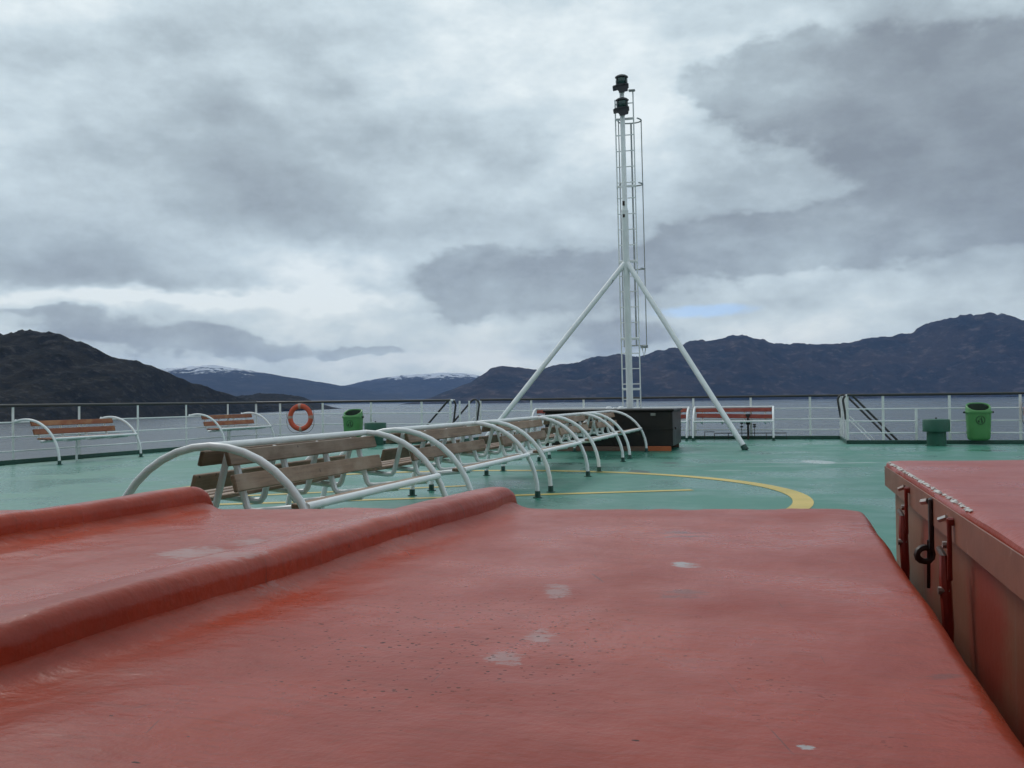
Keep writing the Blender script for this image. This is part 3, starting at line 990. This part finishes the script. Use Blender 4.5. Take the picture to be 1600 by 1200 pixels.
# ------------------------------------------------------------------ black locker
o = empty('deck_locker', S(-0.19, -1.10), RZ)
tag(o, 'long black deck locker standing in front of the mast', 'locker')
MB().cbox((2.70, 1.72, 0.72), (0, 0, 0.46), 0.012).build('body', 'locker_black', o)
MB().cbox((2.76, 1.79, 0.05), (0, 0, 0.846), 0.010).build('lid', 'locker_black', o)
MB().cbox((2.72, 0.012, 0.02), (0, -0.866, 0.45), 0.004).build('seam_strip', 'locker_black', o)
MB().cbox((0.012, 1.74, 0.02), (1.356, 0, 0.45), 0.004).build('seam_strip', 'locker_black', o)
for x in (-0.8, 0.1):
    MB().cbox((0.012, 0.008, 0.68), (x, -0.864, 0.46), 0.003).build('batten', 'locker_black', o)
MB().cbox((0.10, 0.006, 0.055), (0.95, -0.866, 0.76), 0.002).build('label_plate', 'label_plate', o)
MB().cbox((0.03, 0.06, 0.05), (1.372, -0.5, 0.46), 0.004).build('catch', 'latch_dark', o)
MB().cbox((2.12, 0.07, 0.095), (-0.29, -0.835, 0.0485), 0.006).build('skid', 'wood_skid', o)
tag(MB().cbox((0.50, 0.075, 0.10), (1.06, -0.835, 0.051), 0.006).build('skid', 'wood_skid_orange', o), 'bright orange skid block')
MB().cbox((2.62, 0.08, 0.095), (0, 0.78, 0.0485), 0.006).build('skid', 'wood_skid', o)
for x in (0.35, 0.62):
    MB().lathe([(0.001, 0.05), (0.05, 0.045), (0.075, 0.02), (0.08, 0.0)], 12, (-0.55 + x, 0.5, 0.872), 1.0, 1.0).build('vent_cap', 'white_paint', o)

# ------------------------------------------------------------------ mast
RAKE = R(4.4)
o = empty('mast', S(0, 0), RZ)
o.rotation_euler = (RAKE, 0, RZ)               # raked a little aft
tag(o, 'tall white signal mast on two struts with a caged ladder', 'mast')
MB().tube([(0, 0, 0), (0, 0, 5.35)], 0.076, 16).build('pole', 'white_paint', o)
MB().tube([(0, 0, 5.35), (0, 0, 5.40), (0, 0, 7.95)], [0.074, 0.058, 0.052], 14).build('upper_pole', 'white_paint', o)
MB().cbox((0.05, 0.02, 0.10), (-0.015, -0.066, 5.50), 0.004).build('cleat', 'latch_dark', o)
MB().cbox((0.05, 0.02, 0.07), (-0.015, -0.072, 5.22), 0.004).build('cleat', 'latch_dark', o)
MB().lathe([(0.001, 0.0), (0.17, 0.0), (0.17, 0.02), (0.09, 0.022), (0.085, 0.06), (0.001, 0.062)], 16).build('foot_plate', 'dark_shoe', o)
inv = (Matrix.Translation(S(0, 0)) @ Matrix.Rotation(RZ, 4, 'Z') @ Matrix.Rotation(RAKE, 4, 'X')).inverted()
for sg in (1, -1):
    a = Vector((sg * 0.03, -0.02, 4.16))
    su = 2.57 if sg > 0 else -3.18
    b = inv @ S(su, -1.46, 0.05)
    MB().tube([a, b], 0.058, 12).build('strut', 'white_paint', o)
    c = inv @ S(su + 0.03 * sg, -1.475, 0.0)
    MB().tube([b + (a - b).normalized() * 0.05, c], 0.066, 12).build('strut_shoe', 'dark_shoe', o)
MB().cbox((0.14, 0.02, 0.05), (-0.32, -0.19, 3.74), 0.004, Matrix.Rotation(R(-52), 3, 'Y')).build('strut_patch', 'grey_metal', o)
# ladder ahead of the pole
LX, LY, LW = 0.02, 0.17, 0.205
lad = MB().tube([(LX - LW, LY, 0.02), (LX - LW, LY, 7.85)], 0.016, 6).tube([(LX + LW, LY, 0.02), (LX + LW, LY, 8.05)], 0.016, 6).build('ladder', 'white_paint', o)
RUNG = MB().tube([(-LW, 0, 0), (LW, 0, 0)], 0.0125, 6).mesh('rung', 'white_paint')
for i in range(22):
    place('rung', RUNG, lad, (LX, LY, 0.36 + 0.352 * i))
for z in (1.3, 2.45, 4.2, 5.9, 7.4):
    MB().cbox((LW * 2 + 0.02, 0.03, 0.05), (LX, LY - 0.03, z), 0.004).build('stand_off', 'white_paint', lad)
CX = LX + 0.07
cage = MB().tube([(CX - 0.02, LY + 0.66, 2.28), (CX - 0.02, LY + 0.66, 7.42)], 0.022, 6).build('ladder_cage', 'grey_metal', o)
CR = 0.26
for sg in (-1, 1):
    MB().tube([(CX + sg * CR, LY + 0.33, 2.28), (CX + sg * CR, LY + 0.33, 7.42)], 0.013, 6).build('cage_strap', 'grey_metal', cage)
for z in (2.28, 4.05, 5.98, 7.42):
    pts = []
    for i in range(25):
        a = R(-38 + (256) * i / 24)
        pts.append((CX + CR * math.cos(a), LY + 0.33 + CR * math.sin(a) if math.sin(a) > 0 else LY + 0.33 + 0.53 * math.sin(a) * CR / 0.34, z))
    MB().tube(pts, 0.017, 6).build('cage_hoop', 'grey_metal', cage)
MB().cbox((0.16, 0.1, 0.07), (LX + CR + 0.02, LY + 0.3, 2.26), 0.006).build('pulley_bracket', 'grey_metal', o)
MB().tube([(LX + CR - 0.03, LY + 0.3, 2.22), (LX + CR + 0.01, LY + 0.3, 2.02), (LX + CR + 0.05, LY + 0.3, 2.22)], 0.012, 6).build('shackle', 'grey_metal', o)
MB().cbox((0.14, 0.10, 0.035), (LX + LW - 0.02, LY - 0.02, 8.02), 0.004).build('top_bracket', 'grey_metal', o)
MB().tube([(0, 0, 7.9), (0, 0, 8.12)], 0.035, 10).build('spigot', 'lamp_black', o)


def lantern(z, label):
    m4 = Matrix.Translation(S(0, 0)) @ Matrix.Rotation(RZ, 4, 'Z') @ Matrix.Rotation(RAKE, 4, 'X')
    q = m4 @ Vector((0, 0, z))
    lo = empty('navigation_light', q, RZ + R(8))
    lo.rotation_euler = (RAKE, 0, RZ + R(8))
    tag(lo, label, 'lamp', 'navigation lights on the mast')
    lo.scale = (1.12, 1.12, 1.05)
    mt = Matrix.Rotation(R(-9), 3, 'Y')
    MB().cbox((0.32, 0.26, 0.045), (-0.02, 0, 0.02), 0.006, mt).build('tray', 'lamp_black', lo)
    mb_ = MB()
    vs_ = [(-0.165, -0.13, 0.03), (-0.03, -0.13, -0.13), (0.12, -0.13, -0.10), (0.135, -0.13, 0.06),
           (-0.165, -0.115, 0.03), (-0.03, -0.115, -0.13), (0.12, -0.115, -0.10), (0.135, -0.115, 0.06)]
    mb_.add(vs_, [(0, 1, 2, 3), (7, 6, 5, 4), (0, 4, 5, 1), (1, 5, 6, 2), (2, 6, 7, 3), (3, 7, 4, 0)])
    mb_.build('side_screen', 'lamp_black', lo)
    MB().lathe([(0.001, -0.10), (0.055, -0.10), (0.075, 0.03), (0.13, 0.04), (0.13, 0.065), (0.10, 0.07)], 16).build('base', 'lamp_black', lo)
    MB().lathe([(0.10, 0.07), (0.118, 0.10), (0.118, 0.19), (0.10, 0.215)], 16).build('lens', 'lamp_lens', lo)
    MB().lathe([(0.10, 0.213), (0.132, 0.215), (0.13, 0.235), (0.09, 0.265), (0.03, 0.285), (0.001, 0.287)], 16).build('cap', 'lamp_black', lo)
    for a in range(4):
        an = R(45 + 90 * a)
        MB().tube([(0.124 * math.cos(an), 0.124 * math.sin(an), 0.06), (0.124 * math.cos(an), 0.124 * math.sin(an), 0.22)], 0.009, 6).build('guard_bar', 'lamp_black', lo)
    return lo


lantern(8.06, 'upper of the two dark navigation lamps on the mast top')
lantern(7.555, 'lower of the two dark navigation lamps on the mast top')


# ------------------------------------------------------------------ bins
def superell(w, d, n=32, e=3.2):
    out = []
    for i in range(n):
        a = 2 * math.pi * i / n
        c, s_ = math.cos(a), math.sin(a)
        out.append((w / 2 * math.copysign(abs(c) ** (2 / e), c), d / 2 * math.copysign(abs(s_) ** (2 / e), s_)))
    return out


def litter_bin(label, loc, rz):
    o = empty('litter_bin', loc, rz)
    tag(o, label, 'bin', 'green litter bins')
    n = 32
    W0, W1, D0, D1, zb, zf, zk = 0.455, 0.505, 0.32, 0.36, 0.09, 0.745, 0.915

    def topz(y):
        t = (y + D1 / 2) / D1
        return zf + (zk - zf) * min(1, max(0, t)) ** 0.8

    def loft(rows, mb_):
        vs, fs = [], []
        for r_ in rows: vs += r_
        for i in range(len(rows) - 1):
            for j in range(n):
                j2 = (j + 1) % n
                fs.append((i * n + j, i * n + j2, (i + 1) * n + j2, (i + 1) * n + j))
        mb_.add(vs, fs, True)

    rows = []
    for (z, k_) in ((zb, 0.55), (zb + 0.008, 0.80), (zb + 0.03, 0.94), (zb + 0.07, 1.0)):
        rows.append([(x * k_, y * k_, z) for x, y in superell(W0, D0, n)])
    for t in (0.35, 0.7, 1.0):
        w, d = W0 + (W1 - W0) * t, D0 + (D1 - D0) * t
        rows.append([(x, y, zb + 0.07 + (0.70 - zb - 0.07) * t) for x, y in superell(w, d, n)])
    mb_ = MB(); loft(rows, mb_)
    mb_.f.append(tuple(range(n))); mb_.s.append(False)
    mb_.build('body', 'bin_green', o)
    lip = [[(x * k_, y * k_, z) for x, y in superell(W1, D1, n)] for (z, k_) in ((0.685, 1.0), (0.685, 1.07), (0.725, 1.07), (0.735, 1.02))]
    mb_ = MB(); loft(lip, mb_); mb_.build('collar', 'bin_green', o)
    # hood: tilted opening, higher at the back
    out_, inn = [], []
    ring0 = superell(W1 * 1.02, D1 * 1.02, n, 2.4)
    r0 = [(x, y, 0.728) for x, y in ring0]
    r1 = [(x * 0.97, y * 0.97, topz(y) - 0.012) for x, y in ring0]
    r2 = [(x * 0.93, y * 0.93, topz(y)) for x, y in ring0]
    r3 = [(x * 0.84, y * 0.82, topz(y) - 0.004) for x, y in ring0]
    r4 = [(x * 0.82, y * 0.80, topz(y) - 0.03) for x, y in ring0]
    mb_ = MB(); loft([r0, r1, r2, r3, r4], mb_); mb_.build('hood', 'bin_green', o)
    r5 = [(x * 0.82, y * 0.80, topz(y) - 0.028) for x, y in ring0]
    r6 = [(x * 0.78, y * 0.76, 0.45) for x, y in ring0]
    mb_ = MB(); loft([r5, r6], mb_); mb_.f.append(tuple(range(n, 2 * n))); mb_.s.append(False)
    mb_.build('liner', 'bin_dark', o)
    for sg in (-1, 1):
        MB().cbox((0.05, 0.05, 0.045), (sg * 0.285, 0.0, 0.70), 0.01).build('bracket', 'lamp_black', o)
    MB().cbox((0.30, 0.10, 0.03), (0, D1 / 2 + 0.05, 0.70), 0.004).build('hanger', 'lamp_black', o)
    # ring emblem with a stooping figure and a basket
    em = MB()
    yf = -0.168
    pts = [(0.088 * math.cos(R(a)), yf - 0.010, 0.535 + 0.088 * math.sin(R(a))) for a in range(0, 360, 15)]
    em.tube(pts, 0.006, 5, closed=True)
    emb = em.build('emblem', 'bin_dark', o)
    fg = MB()
    yy = yf - 0.008
    fg.tube([(0.018, yy, 0.578), (0.018, yy, 0.595)], 0.010, 6)
    fg.tube([(0.015, yy, 0.575), (0.022, yy, 0.545), (0.028, yy, 0.515), (0.022, yy, 0.48)], 0.009, 6)
    fg.tube([(0.028, yy, 0.515), (0.042, yy, 0.485)], 0.008, 6)
    fg.tube([(0.012, yy, 0.565), (-0.022, yy, 0.548)], 0.006, 6)
    fg.cbox((0.034, 0.008, 0.045), (-0.036, yy, 0.508), 0.002)
    fg.build('figure', 'bin_dark', emb)
    return o


litter_bin('green litter bin with round emblem hung on the right-hand railing', S(7.44, 0.93), RZ + R(3))
litter_bin('green litter bin with round emblem between the life ring and left vent', S(-7.33, 0.93), RZ - R(4))


# ------------------------------------------------------------------ mushroom vents
def vent(label, loc):
    o = empty('mushroom_vent', loc, RZ)
    tag(o, label, 'vent', 'green mushroom vents')
    MB().lathe([(0.23, 0.0), (0.23, 0.015), (0.20, 0.018), (0.195, 0.36)], 24).build('stem', 'vent_green', o)
    MB().lathe([(0.19, 0.315), (0.268, 0.30), (0.275, 0.305), (0.275, 0.545), (0.262, 0.562), (0.13, 0.574), (0.001, 0.578)], 28).build('cap', 'vent_green', o)
    MB().lathe([(0.022, 0.575), (0.022, 0.60), (0.001, 0.602)], 8).build('bolt', 'latch_dark', o)
    return o


vent('dark green mushroom vent left of the right-hand litter bin', S(6.53, 0.52))
vent('dark green mushroom vent just right of the left litter bin', S(-6.53, 0.52))


# ------------------------------------------------------------------ life rings
def life_ring(label, u, v, z):
    o = empty('life_ring', S(u, v, z), RZ)
    tag(o, label, 'life ring', 'orange life rings on the railing')
    RR, rr = 0.300, 0.068
    vs, fs = [], []
    n, k_ = 48, 14
    for i in range(n):
        a = 2 * math.pi * i / n
        for j in range(k_):
            b = 2 * math.pi * j / k_
            q = RR + rr * math.cos(b)
            vs.append((q * math.cos(a), rr * 0.72 * math.sin(b), q * math.sin(a)))
    for i in range(n):
        for j in range(k_):
            fs.append((i * k_ + j, ((i + 1) % n) * k_ + j, ((i + 1) % n) * k_ + (j + 1) % k_, i * k_ + (j + 1) % k_))
    MB().add(vs, fs, True).build('ring', 'buoy_red', o)
    for c in (2, 92, 178, 272):
        vs, fs = [], []
        for i in range(4):
            a = R(c - 7 + 14 * i / 3)
            for j in range(k_):
                b = 2 * math.pi * j / k_
                q = RR + (rr + 0.003) * math.cos(b)
                vs.append((q * math.cos(a), (rr * 0.72 + 0.003) * math.sin(b), q * math.sin(a)))
        for i in range(3):
            for j in range(k_):
                fs.append((i * k_ + j, (i + 1) * k_ + j, (i + 1) * k_ + (j + 1) % k_, i * k_ + (j + 1) % k_))
        MB().add(vs, fs, True).build('band', 'buoy_tape', o)
    for c in (2, 92, 178, 272):
        pts = []
        for i in range(13):
            a = R(c + 90 * i / 12)
            q = RR + rr + 0.012 + 0.055 * math.sin(math.pi * i / 12)
            pts.append((q * math.cos(a), -0.01, q * math.sin(a) - 0.03 * math.sin(math.pi * i / 12)))
        MB().tube(pts, 0.006, 5).build('grab_line', 'rope', o)
    return o


life_ring('orange-red life ring hanging on the left railing before the low headland', -8.90, 1.06, 0.70)
life_ring('orange life ring cut off by the right edge of the view', 8.72, 1.06, 0.70)

# ------------------------------------------------------------------ valve stand behind the red bench
o = empty('valve_stand', S(2.50, 3.52), RZ)
tag(o, 'small black valve post with knobs and low pipe under the red bench', 'valve')
MB().tube([(0, 0, 0), (0, 0, 0.63)], 0.028, 8).build('post', 'latch_dark', o)
MB().cbox((0.11, 0.07, 0.06), (0, 0, 0.63), 0.008).build('head', 'latch_dark', o)
MB().cbox((0.10, 0.08, 0.11), (0, 0, 0.44), 0.01).build('valve_body', 'latch_dark', o)
for x, z in ((-0.16, 0.42), (-0.16, 0.33), (0.16, 0.38), (0.16, 0.33)):
    MB().lathe([(0.001, -0.02), (0.04, -0.018), (0.04, 0.018), (0.001, 0.02)], 10, (x, 0, z)).build('knob', 'latch_dark', o)
for x, z in ((-0.16, 0.44), (0.16, 0.40)):
    MB().tube([(x, 0, 0.05), (x, 0, z)], 0.009, 6).build('stem', 'latch_dark', o)
MB().tube([(-1.1, 0.03, 0.0), (-1.1, 0.03, 0.20), (-0.85, 0.03, 0.20), (-0.85, 0.03, 0.165), (0.95, 0.03, 0.165), (0.95, 0.03, 0.0)], 0.012, 6).build('pipe', 'latch_dark', o)
for x in (-0.85, -0.5, 0.45):
    MB().tube([(x, 0.03, 0.0), (x, 0.03, 0.165)], 0.010, 6).build('pipe_leg', 'latch_dark', o)

# ------------------------------------------------------------------ red ribbed covers in the foreground
CREST_A, CREST_B, CREST_C = 2.07, 0.68, -0.90


def smoothstep(t):
    t = min(1, max(0, t))
    return t * t * (3 - 2 * t)


RIB_H = 0.100


def rib(d):
    """height of a rib above the sheet; d = u - crest (the steep right side is built separately)"""
    if d > 0:
        return 0.0
    return RIB_H * (1 - smoothstep((-d - 0.01) / 0.50))


def lean(v):
    """the covers splay a little towards us"""
    return 0.078 * (v + 17.6)


def cover_z(u, v, crest, left):
    z = 0.600 + (0.008 if crest < 3 else 0.0) + rib(u - crest)
    if crest < 3:
        z += 0.007 * (v + 19.5)
    else:
        z += 0.009 * max(0.0, v + 20.2)
    if left is not None and u - left < 0.10:               # sheet turned up against the neighbour's rib
        t = max(0.0, (u - left) / 0.10)
        z += 0.034 * (1 - t) ** 2.2
    z += 0.007 * noise.fractal(Vector((u * 2.2, v * 1.4, 0.3)), 0.8, 2.0, 4) + 0.0030 * noise.noise(Vector((u * 9, v * 6, 2.0)))
    z += 0.0012 * noise.noise(Vector((u * 31, v * 19, 5.0)))
    z += 0.004 * math.cos((v + 20) * 1.3)
    return z


def far_end(u):
    return -17.44 - 0.165 * (3.6 - min(3.6, u)) - 0.012 * math.sin(u * 3.1) - 4.5 * max(0.0, u - 3.40) ** 2


def cover(name, u0, u1, label, left=None, group='red ribbed covers', crest=9.0):
    """one cover: top sheet rounded over its far end and its right edge, then a skirt to the deck"""
    V0 = -23.2
    rr_ = 0.044
    cols = []
    nu = int((u1 - rr_ - u0) / 0.018)
    for i in range(nu + 1):
        cols.append((u0 + (u1 - rr_ - u0) * i / nu, 0.0, 0.0))
    for i in range(1, 10):                                 # rounded right edge
        a_ = R(10 * i)
        cols.append((u1 - rr_, rr_ * math.sin(a_), -rr_ * (1 - math.cos(a_))))
    drop = 0.16 if crest < 3 else 0.54
    for t in (0.3, 0.6, 1.0):
        cols.append((u1 - rr_, rr_ + 0.004 * t, -rr_ - (drop - rr_) * t))
    nv = 130
    rend = 0.11
    vs, fs = [], []
    for (u, du, dz) in cols:
        vf = far_end(u)
        row = []
        for j in range(nv + 1):
            t = (j / nv) ** 0.7
            v = V0 + (vf - V0) * t
            z = cover_z(u, v, u1 - rr_ if crest < 3 else 9.0, left) + dz
            de = vf - v
            if de < rend:                                  # round over the far end
                q = 1 - de / rend
                z -= rend * 0.55 * (1 - math.sqrt(max(0.0, 1 - q * q)))
            wob = 0.006 * noise.noise(Vector((v * 2.6, u1, dz * 6))) * (1 if dz < 0 else 0)
            row.append(S(u + du + wob + lean(v) * smoothstep((3.5 - u) / 1.2), v, max(z, 0.04)))
        for zz in (0.35, 0.04):
            row.append(S(u + du, vf - 0.01 * (0.5 - zz), min(zz, row[nv].z)))
        vs += row
    w = nv + 3
    for i in range(len(cols) - 1):
        for j in range(w - 1):
            fs.append((i * w + j, (i + 1) * w + j, (i + 1) * w + j + 1, i * w + j + 1))
    ob = MB().add(vs, fs, True).build(name, 'raft_red', fix=False)
    return tag(ob, label, 'cover', group)


EA, EB, EC = CREST_A + 0.065, CREST_B + 0.065, CREST_C + 0.065
cover('raft_cover', EA - 0.006, 3.61, 'widest flat red-painted cover filling the foreground, beside the crate', left=EA)
cover('raft_cover', EB - 0.006, EA, 'red-painted cover with a rounded rib along its right edge, left of the flat one', left=EB, crest=EA)
cover('raft_cover', EC - 0.006, EB, 'farthest left red-painted cover with a short rib at its right edge', left=EC, crest=EB)

# ------------------------------------------------------------------ red crate on the right
o = empty('red_crate', S(3.755, -17.29), RZ)
tag(o, 'red steel crate with rusty toggle latches at the right edge', 'crate')
W_, L_ = 2.3, 5.4
MB().cbox((W_, L_, 0.74), (W_ / 2, -L_ / 2 - 0.02, 0.385), 0.012).build('body', 'crate_side', o)
lidm = MB()
# lid with rounded edges and a down-turned lip
prof = [(-0.03, 0.700), (-0.034, 0.715), (-0.034, 0.775), (-0.028, 0.793), (-0.012, 0.803), (0.03, 0.806)]
nn_ = 60
vs, fs = [], []
for i in range(nn_ + 1):
    y = 0.02 - (L_ + 0.04) * i / nn_
    jit = 0.004 * noise.noise(Vector((y * 3, 0.2, 1.1)))
    row = [(x + jit * (1 if kx < 3 else 0.4), y, z + jit * 0.6) for kx, (x, z) in enumerate(prof)]
    for x in (0.3, 0.7, 1.2, 1.7, 2.3):
        row.append((x, y, 0.806 + 0.008 * noise.noise(Vector((x * 1.7, y * 1.3, 4.0))) + 0.006 * math.sin(x * 2)))
    vs += row
w = len(prof) + 5
for i in range(nn_):
    for j in range(w - 1):
        fs.append((i * w + j, i * w + j + 1, (i + 1) * w + j + 1, (i + 1) * w + j))
endr = []
o2 = len(vs)
for j in range(w):
    q = vs[j]
    vs.append((q[0], 0.021, 0.695))
for j in range(w - 1):
    fs.append((j, j + 1, o2 + j + 1, o2 + j))
lid = MB().add(vs, fs, True).build('lid', 'crate_red', o)
under = MB().cbox((W_ + 0.03, L_ + 0.02, 0.03), (W_ / 2 - 0.012, -L_ / 2 - 0.01, 0.735), 0.004).build('lid_rim', 'crate_side', o)
lipf = MB().cbox((0.004, L_, 0.088), (-0.0375, -L_ / 2, 0.740), 0.0015).build('lip', 'crate_lip', o)
# patches of white filler along the lid edge: flaky, each a thin raised chip
fl = MB()
rnd = random.Random(4)
y = 0.0
while y > -1.9:
    ln = rnd.uniform(0.005, 0.02)
    wd = rnd.uniform(0.004, 0.013)
    if rnd.random() < (0.92 if y > -1.2 else 0.6):
        x = rnd.uniform(-0.026, -0.012)
        mt = Matrix.Rotation(rnd.uniform(-0.9, 0.9), 3, 'Z') @ Matrix.Rotation(-R(24 if x < -0.012 else 8), 3, 'Y')
        fl.cbox((wd, ln, 0.002), (x, y, 0.8065 if x > -0.012 else 0.800), 0.0008, mt)
    y -= rnd.uniform(0.003, 0.009)
we = fl.build('worn_edge', 'edge_white', lid)
we['kind'] = 'stuff'


def toggle(y):
    t = MB()
    X = -0.042
    t.cbox((0.012, 0.012, 0.17), (X - 0.01, y, 0.68), 0.003)
    t.cbox((0.02, 0.035, 0.02), (X - 0.005, y + 0.01, 0.755), 0.004)
    lt = t.build('toggle_latch', 'latch_red', o)
    MB().tube([(X - 0.012, y + 0.02, 0.765), (X - 0.03, y + 0.035, 0.755)], 0.008, 6).build('pin', 'latch_steel', lt)
    MB().tube([(X - 0.012, y + 0.02, 0.69), (X - 0.025, y + 0.02, 0.69)], 0.010, 8).build('pin', 'latch_steel', lt)
    MB().tube([(X - 0.016, y + 0.045, 0.655), (X - 0.018, y + 0.03, 0.60), (X - 0.016, y + 0.005, 0.47), (X - 0.012, y - 0.012, 0.385)], [0.013, 0.016, 0.015, 0.005], 8).build('lever', 'latch_red', lt)
    MB().tube([(X - 0.016, y + 0.045, 0.65), (X - 0.028, y + 0.06, 0.675), (X - 0.024, y + 0.072, 0.668)], 0.009, 6).build('claw', 'latch_steel', lt)
    MB().tube([(X - 0.038, y + 0.02, 0.565), (X - 0.01, y + 0.02, 0.565)], 0.011, 8).build('pivot', 'latch_steel', lt)


toggle(-0.85)
toggle(-1.76)
hs = MB().cbox((0.014, 0.03, 0.16), (-0.044, -1.38, 0.70), 0.004).build('hasp', 'latch_dark', o)
MB().tube([(-0.05, -1.37, 0.77), (-0.065, -1.35, 0.765)], 0.010, 6).build('rivet', 'latch_steel', hs)
MB().tube([(-0.05, -1.37, 0.65), (-0.052, -1.36, 0.50)], 0.006, 6).build('chain', 'latch_dark', hs)
ey = MB()
pts = [(-0.062 + 0.024 * math.cos(R(a)), -1.37 + 0.010 * math.cos(R(a)), 0.605 + 0.022 * math.sin(R(a))) for a in range(0, 360, 30)]
ey.tube(pts, 0.010, 6, closed=True)
ey.build('staple', 'latch_dark', hs)

# ------------------------------------------------------------------ air
m = bpy.data.materials.new('haze_air')
m.use_nodes = True
m.node_tree.nodes.clear()
gg = G(m.node_tree)
out = gg.n('ShaderNodeOutputMaterial')
pv = gg.n('ShaderNodeVolumePrincipled')
pv.inputs['Color'].default_value = (0.32, 0.52, 1.0, 1)
pv.inputs['Density'].default_value = 6.0e-5
m.node_tree.links.new(pv.outputs[0], out.inputs['Volume'])
MATS['haze_air'] = m
hz = MB()
hx, z0, z1 = 10000.0, SEA - 3.5, 460.0
vs = [(x, y, z) for x in (-hx, hx) for y in (-hx, hx) for z in (z0, z1)]
hz.add(vs, [(0, 1, 3, 2), (4, 6, 7, 5), (0, 4, 5, 1), (2, 3, 7, 6), (0, 2, 6, 4), (1, 5, 7, 3)])
tag(hz.build('haze', 'haze_air'), 'thin blue haze over the channel', kind='stuff')
